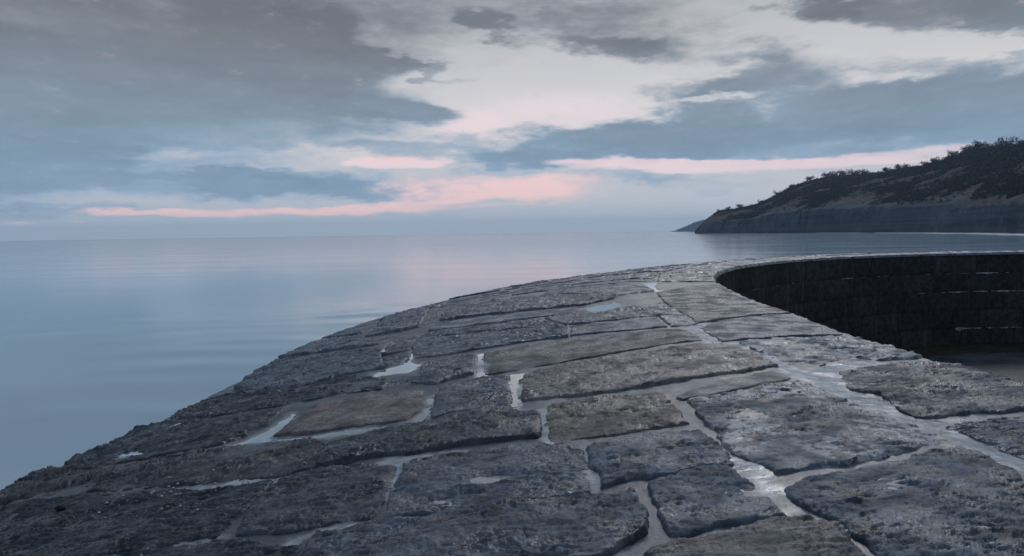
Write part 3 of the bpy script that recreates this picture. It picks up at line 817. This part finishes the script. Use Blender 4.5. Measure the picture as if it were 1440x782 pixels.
# mortar bed under and between the stones
def outline_dist(s, w_, poly):
    """signed distance to an outline, negative inside (metres)"""
    P_ = np.array(poly, float)
    d = np.full(s.shape, 9.0); ins = np.zeros(s.shape, bool)
    for i in range(len(P_)):
        a = P_[i]; b = P_[(i + 1) % len(P_)]
        ab = b - a
        t = np.clip(((s - a[0]) * ab[0] + (w_ - a[1]) * ab[1]) / max(ab @ ab, 1e-9), 0, 1)
        d = np.minimum(d, np.hypot(s - a[0] - t * ab[0], w_ - a[1] - t * ab[1]))
        c = ((a[1] > w_) != (b[1] > w_)) & (s < (b[0] - a[0]) * (w_ - a[1]) / (b[1] - a[1] + 1e-12) + a[0])
        ins ^= c
    return np.where(ins, -d, d)
def build_mortar():
    s = np.concatenate([np.arange(-8, -3.4, .1), np.arange(-3.4, 1, .022), np.arange(1, 6, .04), np.arange(6, 14, .08), np.arange(14, 46, .25)])
    w_ = np.concatenate([np.arange(.03, 5, .025), np.arange(5, WALL_W - .22, .04)])
    sg, wg = np.meshgrid(s, w_, indexing='ij')
    x, y = wall_xy(sg, wg)
    z = -drop(wg) + .001 + .010 * fbm(x * 2.6, y * 2.6, 3, 3) + .003 * fbm(x * 18, y * 18, 3, 4)
    wet = np.zeros_like(x)
    wob = .035 * fbm(x * 7, y * 7, 4, 60, .6)
    for lb, P_ in PUDDLES:
        q = np.array(P_)
        i0, i1 = np.searchsorted(s, [q[:, 0].min() - .15, q[:, 0].max() + .15]); j0, j1 = np.searchsorted(w_, [q[:, 1].min() - .15, q[:, 1].max() + .15])
        sl = (slice(i0, i1), slice(j0, j1))
        if sg[sl].size == 0: continue
        dd = outline_dist(sg[sl], wg[sl], P_) + wob[sl]
        if lb.startswith('wet'):
            wet[sl] = np.maximum(wet[sl], 1 - sstep(-.03, .04, dd))
        else:
            wet[sl] = np.maximum(wet[sl], .6 * (1 - sstep(-.01, .07, dd)))
            z[sl] -= .016 * (1 - sstep(-.035, .012, dd))
    V = np.stack([x, y, z], -1).reshape(-1, 3)
    Fq = gridf(len(s), len(w_))
    o = wall_part('mortar_bed', V, Fq[:, ::-1] if flip_needed(V, Fq) else Fq, M_MORTAR)
    o.data.attributes.new('wet', 'FLOAT', 'POINT').data.foreach_set('value', wet.ravel().astype(np.float32))
build_mortar()

# inner face: coursed blocks dropping to the lower quay
def build_inner_face():
    rows_n = 5; hgt = (4.15 - .06) / rows_n
    s = np.arange(-6, 46, .25)
    x, y = wall_xy(s, .075 + 0 * s)
    V = []
    for z in (-.03, -4.4):
        V.append(np.stack([x, y, z + 0 * x], 1))
    V = np.concatenate(V); n = len(s)
    Fq = np.array([[i, i + 1, n + i + 1, n + i] for i in range(n - 1)])
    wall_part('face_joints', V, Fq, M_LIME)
    for r_ in range(rows_n):
        s0 = -6 + rng.uniform(0, 1)
        while s0 < 45:
            L = rng.uniform(1.3, 2.2)
            na, nb = 13, 9
            sg, zg = np.meshgrid(np.linspace(s0 + .012, s0 + L - .012, na), np.linspace(0, 1, nb), indexing='ij')
            ztop = -.055 - r_ * hgt - .008; zbot = -.055 - (r_ + 1) * hgt + .008
            e = np.minimum(np.minimum((sg - s0), (s0 + L - sg)) / .05, np.minimum(zg, 1 - zg) * hgt / .05)
            e = np.sqrt(np.clip(1 - (1 - np.clip(e, 0, 1)) ** 2, 0, 1))
            sd_ = rng.randrange(999)
            off = .062 - e * (.022 + .012 * fbm(sg * 2, zg * 2, 2, sd_) + rng.uniform(-.008, .012))
            xx, yy = wall_xy(sg, off)
            V = np.stack([xx, yy, ztop + (zbot - ztop) * zg + .006 * fbm(sg * 1.5, zg, 2, sd_ + 1)], -1).reshape(-1, 3)
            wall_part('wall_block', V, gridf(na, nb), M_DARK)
            s0 += L
build_inner_face()
# lime that has run out of the bed joints and dried in thin broken crusts
def build_lime_runs():
    Vs, Fs = [], []
    hgt = (4.15 - .06) / 5
    runs = [(21.4, 24.5, 1, .03, .45), (25.9, 28.6, 1, .035, .6), (33.0, 35.2, 1, .05, .9), (31.8, 37.5, 2, .05, .95), (34.1, 38.0, 4, .06, .95), (32.6, 33.4, 4, .16, .8),
            (29.5, 31.2, 2, .03, .4), (18.5, 20.5, 1, .03, .4), (32.9, 34.0, 4, .04, .7)]
    for q, (a, b, row, th, dens_) in enumerate(runs):
        s = np.arange(a, b, .035)
        k = fbm(s * 1.3, s * 0 + q, 4, 200 + q, .6)
        t_ = th * np.clip(k * 1.2 + dens_ - .35, 0, 1) * (1 + .6 * fbm(s * 9, s * 0, 2, q))
        z0 = -.055 - row * hgt + .012 * fbm(s * 1.5, s * 0 + 3, 2, q)
        for i in range(len(s) - 1):
            if t_[i] < .006 or t_[i + 1] < .006: continue
            n0 = len(Vs)
            for j in (i, i + 1):
                for z_, o_ in ((t_[j] * .35, .040), (0, .022), (-t_[j] * .7, .040)):
                    x, y = wall_xy(s[j], o_)
                    Vs.append((float(x), float(y), float(z0[j] + z_)))
            Fs += [(n0, n0 + 1, n0 + 4, n0 + 3), (n0 + 1, n0 + 2, n0 + 5, n0 + 4)]
    # drips of lime down the blocks
    rq = np.random.default_rng(5)
    for (s_, z_, L_, w_) in [] and [(25.5, -1.5, .75, .10), (33.3, -3.4, .35, .08), (34.6, -1.9, .6, .09), (35.5, -1.9, .7, .11), (27.6, -2.4, .4, .08), (28.6, -2.4, .45, .07), (23.0, -.4, .4, .06), (20.1, -1.2, .5, .05)]:
        m_ = 12
        n0 = len(Vs)
        for j in range(m_):
            f_ = j / (m_ - 1)
            hw = w_ * .5 * (1 - .5 * f_) * (1 + .7 * rq.uniform(-1, 1)) * (math.sin(math.pi * min(f_ + .08, 1)) ** .5)
            c_ = s_ + .03 * rq.uniform(-1, 1)
            for e_, o_ in ((-hw, .036), (0, .020), (hw, .036)):
                x, y = wall_xy(c_ + e_, o_)
                Vs.append((float(x), float(y), z_ - L_ * f_))
        for j in range(m_ - 1):
            for e in range(2):
                p0 = n0 + j * 3 + e
                Fs.append((p0, p0 + 1, p0 + 4, p0 + 3))
    m = simple('dried_lime', (.10, .10, .105), (.42, .42, .44), 2.2, .9, .5, .02)
    o = wall_part('lime_crust', np.array(Vs), Fs, m)
    o['kind'] = 'stuff'
build_lime_runs()
# seaward face, battered, running down into the water
def build_outer_face():
    s = np.arange(-8, 46, .18); k = np.linspace(0, 1, 40)
    sg, kg = np.meshgrid(s, k, indexing='ij')
    course = np.floor(kg * 11)
    fr = kg * 11 - course
    joint = np.exp(-((np.minimum(fr, 1 - fr)) / .06) ** 2)
    w_ = WALL_W - .12 + kg * 1.5 - .06 * joint + .11 * fbm(sg * 2.3, kg * 8, 4, 77)
    z = -drop(WALL_W) - .03 - kg * 5.2
    x, y = wall_xy(sg, w_)
    wall_part('seaward_face', np.stack([x, y, z], -1).reshape(-1, 3), gridf(len(s), len(k)), M_ROCK).color = (.06, .062, .066, 1)
build_outer_face()

# ------------------------------------------------------------------ puddles
def fan(poly, n_in=10):
    """rings from the outline to its centre"""
    P_ = np.array(poly, float)
    m = 72
    Q = np.vstack([P_, P_[:1]])
    d = np.r_[0, np.cumsum(np.hypot(*np.diff(Q, axis=0).T))]
    t = np.linspace(0, d[-1], m + 1)[:-1]
    O = np.stack([np.interp(t, d, Q[:, 0]), np.interp(t, d, Q[:, 1])], 1)
    for _ in range(2):
        O = (np.roll(O, 1, 0) + 2 * O + np.roll(O, -1, 0)) / 4
    return O
def ear_mesh(name, O, zf, mat):
    import bmesh
    bm = bmesh.new()
    x, y = wall_xy(O[:, 0], O[:, 1])
    vs = [bm.verts.new((float(x[i]), float(y[i]), 0)) for i in range(len(O))]
    fc = bm.faces.new(vs)
    bmesh.ops.triangulate(bm, faces=[fc])
    me = bpy.data.meshes.new(name)
    for i, v in enumerate(vs):
        v.co.z = float(zf(O[i, 0], O[i, 1]))
    bmesh.ops.recalc_face_normals(bm, faces=bm.faces)
    if sum(f_.normal.z for f_ in bm.faces) < 0:
        bmesh.ops.reverse_faces(bm, faces=bm.faces)
    bm.to_mesh(me); bm.free()
    for p_ in me.polygons: p_.use_smooth = True
    me.materials.append(mat)
    o = bpy.data.objects.new(name, me)
    COL.objects.link(o)
    return o
for i, (lb, P_) in enumerate(PUDDLES):
    O = fan(P_)
    jj = .03
    O = O + jj * np.stack([fbm(O[:, 0] * 9, O[:, 1] * 9, 3, i), fbm(O[:, 0] * 9 + 5, O[:, 1] * 9, 3, i + 50)], 1)
    on_stone = lb.startswith(('pool', 'small', 'round', 'splash'))
    if lb.startswith('wet'): continue
    o = ear_mesh('puddle', O, lambda s_, w_: -drop(w_) + (.004 if on_stone else -.004), M_PUDDLE)
    tag(o, kind='structure')

# ------------------------------------------------------------------ lower quay on the harbour side
def build_quay():
    s = np.arange(-8, 46, .5); w_ = np.linspace(0.05, -9, 30)
    sg, wg = np.meshgrid(s, w_, indexing='ij')
    wg = wg * np.where(sg > 14, np.clip(1 - (sg - 14) * .004, .8, 1), 1)
    x, y = wall_xy(sg, wg)
    z = QUAY_Z + .015 * fbm(x * .8, y * .8, 3, 12) - .02 * (-wg)
    o = mk('quay', np.stack([x, y, z], -1).reshape(-1, 3), gridf(len(s), len(w_))[:, ::-1], M_QUAY)
    tag(o, kind='structure')
    w2 = np.linspace(.03, -1.5, 26); s = np.arange(14, 44, .07)
    sg, wg = np.meshgrid(s, w2, indexing='ij')
    x, y = wall_xy(sg, wg)
    z = QUAY_Z + .10 * np.clip(1 + wg / 1.4 + .35 * fbm(x * .9, y * .9, 3, 2), -.3, 1) + .03 * fbm(x * 4, y * 4, 3, 9) - .02
    o = mk('seaweed', np.stack([x, y, z], -1).reshape(-1, 3), gridf(len(s), len(w2))[:, ::-1], M_WEED)
    tag(o, 'brown seaweed and mud gathered along the foot of the dark wall', 'seaweed', kind='stuff')
build_quay()

# ------------------------------------------------------------------ pebbles and shells among the rough stones, lower left
def build_bits():
    rg = np.random.default_rng(4)
    Vs, Fs = [], []
    ico = [(0, 0, 1), (.9, 0, .2), (.28, .85, .2), (-.72, .52, .2), (-.72, -.52, .2), (.28, -.85, .2), (0, 0, -.6)]
    fc = [(0, 1, 2), (0, 2, 3), (0, 3, 4), (0, 4, 5), (0, 5, 1), (6, 2, 1), (6, 3, 2), (6, 4, 3), (6, 5, 4), (6, 1, 5)]
    for k in range(60):
        s_ = rg.normal(-.35, .25); w_ = rg.normal(5.9, .5)
        x, y = wall_xy(s_, w_)
        r_ = rg.uniform(.004, .011)
        b = len(Vs)
        a = rg.uniform(0, 6.28)
        for v in ico:
            Vs.append((x + r_ * 1.5 * (v[0] * math.cos(a) - v[1] * math.sin(a)), y + r_ * (v[0] * math.sin(a) + v[1] * math.cos(a)), -drop(w_) + .026 + r_ * v[2]))
        Fs += [tuple(i + b for i in q) for q in fc]
    o = mk('shell_fragments', np.array(Vs), Fs, M_PEB, smooth=False)
    tag(o, 'pale shell fragments scattered over the dark stones at lower left', 'shells', kind='stuff')
build_bits()
def build_grit():
    rg = np.random.default_rng(9)
    n = 2600
    s_ = rg.uniform(-2.6, 5.5, n) ; w_ = rg.uniform(.1, 7.2, n)
    k = fbm(s_ * 1.5, w_ * 1.5, 3, 90)
    s_ = s_[k > .05]; w_ = w_[k > .05]; n = len(s_)
    x, y = wall_xy(s_, w_)
    r_ = rg.uniform(.002, .007, n) * (1 + .5 * (rg.random(n) > .93))
    a = rg.normal(size=(n, 4, 3)); a /= np.linalg.norm(a, axis=2)[..., None]
    V = (a * r_[:, None, None] + np.stack([x, y, -drop(w_) + .004], 1)[:, None, :]).reshape(-1, 3)
    b = np.arange(n)[:, None] * 4
    Fq = np.concatenate([b + np.array([t]) for t in ((0, 1, 2), (0, 2, 3), (0, 3, 1), (1, 3, 2))])
    o = mk('grit', V, Fq, simple('grit', (.05, .05, .052), (.28, .26, .24), 40, .8), smooth=False)
    tag(o, 'loose grit lying in the mortar joints between the paving slabs', 'grit', kind='stuff')
build_grit()
def build_pebble():
    s_, w_ = -.364, 6.918
    x, y = wall_xy(s_, w_)
    lat = np.linspace(-math.pi / 2, math.pi / 2, 12); lon = np.linspace(0, 2 * math.pi, 20)
    a, b = np.meshgrid(lat, lon, indexing='ij')
    X = np.cos(a) * np.cos(b); Y = np.cos(a) * np.sin(b); Z = np.sin(a)
    k = 1 + .22 * perlin(X * 1.7 + Z, Y * 1.7 + Z * .7, 5) + .08 * perlin(X * 4 + Z * 2, Y * 4, 8)
    V = np.stack([x + X * k * .038, y + Y * k * .026, -drop(w_) + .036 + Z * k * .022], -1).reshape(-1, 3)
    o = mk('pebble', V, gridf(12, 20), M_DPEB)
    tag(o, 'small black pebble lying on the dark rough slab near the lower left corner', 'pebble')
build_pebble()

# ------------------------------------------------------------------ headland across the bay
HD = np.array(HEADLAND)
def head_at(a, c):
    """azimuth (deg), c = 0 shore .. 1 ridge .. 1.3 behind: returns x, y, z"""
    f_ = lambda k: np.interp(a, HD[:, 0], HD[:, k])
    d0, d1, zc, zr = f_(1), f_(2), f_(3), f_(4)
    cc = .10
    below = np.clip(c / cc, 0, 1)
    above = np.clip((c - cc) / (1 - cc), 0, 1)
    back = np.clip((c - 1) / .3, 0, 1)
    dep = np.where(c < cc, d0 + 14 * below, d0 + 14 + (d1 - d0 - 14) * above) + back * 130
    z = np.where(c < cc, SEA_Z + .6 + (zc - SEA_Z - .6) * below ** .8, zc + (zr - zc) * (above ** .85))
    z = z * np.where(c > 1, 1 - .25 * back, 1)
    x = np.tan(np.radians(a)) * dep
    return x, dep, z, above, below
def build_headland():
    a = np.concatenate([[15.0, 15.2], np.linspace(15.35, 45, 520), np.linspace(45.3, 57.5, 60)])
    c = np.concatenate([np.linspace(0, .10, 14), np.linspace(.115, 1, 70), [1.1, 1.3]])
    ag, cg = np.meshgrid(a, c, indexing='ij')
    x, y, z, above, below = head_at(ag, cg)
    mid = np.sin(np.pi * np.clip(above, 0, 1))
    tip = sstep(15.0, 18.5, ag)
    z = z + tip * mid * (4.5 * fbm(x * .012, y * .012, 4, 21) + 1.5 * fbm(x * .05, y * .05, 3, 22))
    gul = fbm(y * .022, z * .012, 5, 31) + .35 * ridged(y * .05, z * .01, 3, 32)
    y = y + np.sin(np.pi * np.clip(cg / .2, 0, 1)) * 18 * gul * tip
    z = np.where(cg == 0, SEA_Z - .5, z)
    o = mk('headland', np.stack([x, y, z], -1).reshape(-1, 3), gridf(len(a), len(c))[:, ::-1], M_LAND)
    at = o.data.attributes.new('cliff', 'FLOAT', 'POINT')
    edge = .135 + .06 * fbm(ag * 1.1, cg * 2, 5, 8)
    edge = edge + .10 * sstep(30, 40, ag)*0
    k = 1 - sstep(edge - .02, edge + .03, cg)
    at.data.foreach_set('value', k.ravel().astype(np.float32))
    at = o.data.attributes.new('upper', 'FLOAT', 'POINT')
    at.data.foreach_set('value', above.ravel().astype(np.float32))
    tag(o, kind='structure')
    # beach
    a = np.linspace(17, 57, 220); c2 = np.linspace(0, 1, 8)
    ag, cg = np.meshgrid(a, c2, indexing='ij')
    d0 = np.interp(ag, HD[:, 0], HD[:, 1])
    wd = (6 + 26 * sstep(19, 40, ag)) * (1 + .25 * fbm(ag * .7, 0 * ag, 3, 3))
    y = d0 + 6 - cg * wd
    z = SEA_Z + 1.1 - 1.25 * cg
    o = mk('beach', np.stack([np.tan(np.radians(ag)) * y, y, z], -1).reshape(-1, 3), gridf(len(a), len(c2)), M_BEACH)
    if o.data.polygons[0].normal.z < 0: o.data.flip_normals()
    tag(o, kind='structure')
    # surf line where the small waves break on the beach
    M_FOAM = simple('foam', (.62, .64, .66), (.75, .76, .78), .5, .8, .2, .05)
    Vs, Fs = [], []
    for (a0, a1, o0, o1, th) in ((33.6, 45, 1.0, 1.35, 1.6), (28, 33, .98, 1.02, .8), (31, 36.8, 1.5, 1.6, .7), (24, 27, 1.0, 1.1, .7), (35.4, 44, 2.0, 2.6, .9)):
        a = np.linspace(a0, a1, 60)
        d0 = np.interp(a, HD[:, 0], HD[:, 1])
        wd = (6 + 26 * sstep(19, 40, a)) * (1 + .25 * fbm(a * .7, 0 * a, 3, 3))
        y1 = d0 + 6 - wd * (np.linspace(o0, o1, 60)) + 1.2 * fbm(a * 2, a * 0, 3, 5)
        t_ = th * (.4 + np.abs(fbm(a * 1.5, a * 0 + 3, 3, 6)) * 1.6) * np.sin(np.linspace(0, np.pi, 60)) ** .5
        b = len(Vs)
        for i in range(60):
            for dy, dz in ((t_[i], .14), (0, .42), (-t_[i] * .8, .12)):
                yy = y1[i] + dy
                Vs.append((math.tan(math.radians(a[i])) * yy, yy, SEA_Z + dz))
        for i in range(59):
            for q in range(2):
                p0 = b + i * 3 + q
                Fs.append((p0, p0 + 1, p0 + 4, p0 + 3))
    o = mk('surf', np.array(Vs), Fs, M_FOAM)
    tag(o, 'thin white surf line breaking along the distant shingle beach', 'surf', kind='stuff')
build_headland()

def build_far():
    fa = np.array(FAR_HEADLAND)
    a = np.linspace(fa[0, 0], fa[-1, 0], 90); c = np.linspace(0, 1, 14)
    ag, cg = np.meshgrid(a, c, indexing='ij')
    zr = np.interp(ag, fa[:, 0], fa[:, 1]) + 2.5 * fbm(ag * 6, 0 * ag, 4, 6)
    zr = np.maximum(zr, SEA_Z - 1)
    y = 3450 + 150 * cg
    z = SEA_Z - .5 + (zr - SEA_Z + .5) * cg ** .7
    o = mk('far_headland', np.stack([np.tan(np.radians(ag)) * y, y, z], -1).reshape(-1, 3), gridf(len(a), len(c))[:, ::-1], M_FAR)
    tag(o, kind='structure')
build_far()

# woodland and scrub over the upper slopes: one mass of small crowns
def crown(rg, cx_, cy_, cz, r_, n, tri=.35, flat_=.8):
    """n small leaf or twig faces spread through an uneven crown"""
    d = rg.normal(size=(n, 3)); d /= np.linalg.norm(d, axis=1)[:, None]
    d *= (rg.uniform(.35, 1, n) ** .5)[:, None]
    d[:, 2] = np.abs(d[:, 2]) * flat_
    lob = 1 + .3 * np.sin(3 * np.arctan2(d[:, 1], d[:, 0]) + rg.uniform(0, 6))
    ctr = d * r_ * lob[:, None] + np.array([cx_, cy_, cz])
    a = rg.normal(size=(n, 3, 3)) * r_ * tri
    return (ctr[:, None, :] + a).reshape(-1, 3)
def build_woods():
    rg = np.random.default_rng(12)
    VV = []
    N = 8500
    aa = rg.uniform(16.5, 44, N) ; c = rg.uniform(.15, 1.01, N)
    x, y, z, above, below = head_at(aa, c)
    den = fbm(x * .010, y * .010, 3, 44) + (above - .30) * 1.5
    keep = (den > -.42)
    for i in np.where(keep)[0]:
        r_ = rg.uniform(3.0, 6.0) * (.7 + .5 * above[i]) * (.45 + .55 * sstep(17, 22, aa[i]))
        VV.append(crown(rg, x[i], y[i], z[i] - .3 * r_, r_, 84, .17))
    # canopy along the skyline
    a2 = rg.uniform(17.5, 44, 620)
    x, y, z, above, below = head_at(a2, rg.uniform(.97, 1.0, 620))
    for i in range(620):
        r_ = rg.uniform(2.2, 5.2) * (.4 + .6 * sstep(18, 24, a2[i]))
        VV.append(crown(rg, x[i], y[i], z[i] - .55 * r_, r_, 60, .2))
    # thorn scrub lower down, small
    x, y, z, above, below = head_at(rg.uniform(17, 44, 2600), rg.uniform(.12, .6, 2600))
    for i in range(2600):
        r_ = rg.uniform(1.0, 2.2)
        if fbm(np.array([x[i] * .02]), np.array([y[i] * .02]), 3, 66)[0] > -.05:
            VV.append(crown(rg, x[i], y[i], z[i] - .3, r_, 18, .3, .6))
    V = np.concatenate(VV)
    Fs = np.arange(len(V)).reshape(-1, 3)
    o = mk('woodland', V, Fs, M_WOOD, smooth=False)
    tag(o, 'dark winter woodland and scrub covering the upper slopes of the headland', 'woodland', kind='stuff')
build_woods()

# the trees that stand out on the skyline, each with trunk, limbs and a bare crown
def tube(pts, rad, n=6):
    pts = np.array(pts, float); V = []; Fs = []
    for k, p in enumerate(pts):
        t = pts[min(k + 1, len(pts) - 1)] - pts[max(k - 1, 0)]
        t /= np.linalg.norm(t) + 1e-9
        a = np.cross(t, [0.3, 1, .1]); a /= np.linalg.norm(a); b = np.cross(t, a)
        for j in range(n):
            q = 2 * math.pi * j / n
            V.append(p + rad[k] * (a * math.cos(q) + b * math.sin(q)))
    for k in range(len(pts) - 1):
        for j in range(n):
            Fs.append((k * n + j, k * n + (j + 1) % n, (k + 1) * n + (j + 1) % n, (k + 1) * n + j))
    return np.array(V), Fs
TREES = [(16.71, 10.5, 0.1), (17.52, 10.5, 0.1), (18.44, 12.7, 0), (19.92, 12.7, 0.1), (21.21, 14.8, 0), (22.18, 14.7, 0.2), (23.54, 16.6, 0), (24.67, 20.6, 0.1), (25.15, 18.5, 0.2), (25.83, 18.3, 0.1), (26.64, 20.0, -0.1), (27.11, 19.8, 0.1), (28.5, 15.3, 0.3), (29.36, 16.8, 0.2), (29.76, 16.5, 0.35), (31.03, 14.0, 0.2), (31.68, 15.3, 0.2), (32.56, 14.7, 0.3), (33.34, 15.7, 0.35), (33.79, 18.4, 0.3), (34.24, 19.5, 0), (34.76, 13.2, 0.1), (35.23, 14.3, 0.3), (35.78, 19.5, 0), (36.55, 13.4, 0.2)]
PLACE = [
    'tiny bare tree lowest down the headland ridge, nearest its seaward tip',
    'second small tree up from the seaward tip of the headland',
    'small low tree on the gentle slope above the end of the cliff',
    'small tree just below the first steepening of the ridge',
    'squat tree on the ridge where the slope steepens',
    'rounded tree at the top of the first steep rise of the ridge',
    'tree at the left end of the long wooded shoulder of the ridge',
    'first upright tree on the wooded shoulder left of the sky gap',
    'bare tree leaning right beside the upright one on the shoulder',
    'low dark tree midway along the wooded shoulder',
    'left tree of the pair with sky showing between them',
    'right tree of the pair with sky showing between them',
    'wind bent tree where the shoulder starts rising again',
    'tree in the dip right of the wooded shoulder',
    'strongly leaning bare tree above the middle of the cliff',
    'small leaning tree on the rising part of the ridge',
    'tree just below the steep rise to the upper ridge',
    'wind swept tree on the steep rise of the upper ridge',
    'strongly leaning tree at the top of the steep rise',
    'tall leaning bare tree on the crest of the upper ridge',
    'dark round tree on the crest of the upper ridge',
    'low tree in the small dip of the upper ridge',
    'leaning tree left of the big round tree near the right edge',
    'biggest round bare tree on the ridge near the right edge of the photo',
    'last tree on the ridge at the right edge of the photo',
]
def build_tree(a, hgt, lean, k, label):
    rg = np.random.default_rng(900 + k)
    x, y, z, _, _ = head_at(np.array([a]), np.array([.992]))
    base = np.array([x[0], y[0], z[0] - .6 - hgt * .28])
    o = empty('tree', base)
    tag(o, label, 'tree', 'trees on the skyline of the headland')
    Vt, Ft, Vl, Fl, tips = [], [], [], [], []
    top = np.array([lean * hgt * .45, 0, hgt * .55])
    v, f_ = tube([(0, 0, 0), top * .5 + np.array([-lean * .2, 0, 0]), top], [hgt * .035, hgt * .026, hgt * .017])
    t = mk('trunk', v, f_, M_BARK, o)
    vs, fs = [], []
    for q in range(7):
        st_ = top * rg.uniform(.5, 1)
        an = rg.uniform(0, 6.28)
        en = st_ + np.array([math.cos(an) * hgt * .38 + lean * hgt * .25, math.sin(an) * hgt * .3, hgt * rg.uniform(.18, .42)])
        md = (st_ + en) / 2 + rg.normal(size=3) * hgt * .03
        v, f_ = tube([st_, md, en], [hgt * .014, hgt * .009, hgt * .004], 4)
        b = sum(len(q_) for q_ in vs)
        vs.append(v); fs += [tuple(i + b for i in q_) for q_ in f_]
        tips += [md, en]
    mk('limb', np.concatenate(vs), fs, M_BARK, o)
    C = []
    for tp in tips:
        C.append(crown(rg, tp[0] + lean * hgt * .05, tp[1], tp[2] - hgt * .08, hgt * .26, 60, .12, 1.0))
    V = np.concatenate(C)
    mk('crown', V, np.arange(len(V)).reshape(-1, 3), M_TWIG, o, smooth=False)
for k, ((a, hgt, lean), lb) in enumerate(zip(TREES, PLACE)):
    build_tree(a, hgt, lean, k, lb)

# ------------------------------------------------------------------ sea air
def build_haze():
    x0, x1, y0, y1, z0, z1 = -7200, 7200, -7200, 7200, SEA_Z - 1.6, 130
    V = [(x, y, z) for x in (x0, x1) for y in (y0, y1) for z in (z0, z1)]
    Fq = [(0, 1, 3, 2), (4, 6, 7, 5), (0, 4, 5, 1), (2, 3, 7, 6), (0, 2, 6, 4), (1, 5, 7, 3)]
    m = bpy.data.materials.new('sea_air'); m.use_nodes = True
    gg = G(m.node_tree)
    v = gg.n('ShaderNodeVolumePrincipled')
    v.inputs['Color'].default_value = (.62, .80, 1.0, 1)
    v.inputs['Density'].default_value = 1.0e-4
    o_ = gg.n('ShaderNodeOutputMaterial'); gg.put(o_.inputs['Volume'], v.outputs[0])
    o = mk('haze', V, Fq, m, smooth=False)
    tag(o, 'thin blue sea air over the bay and the headland', 'haze', kind='stuff')
build_haze()
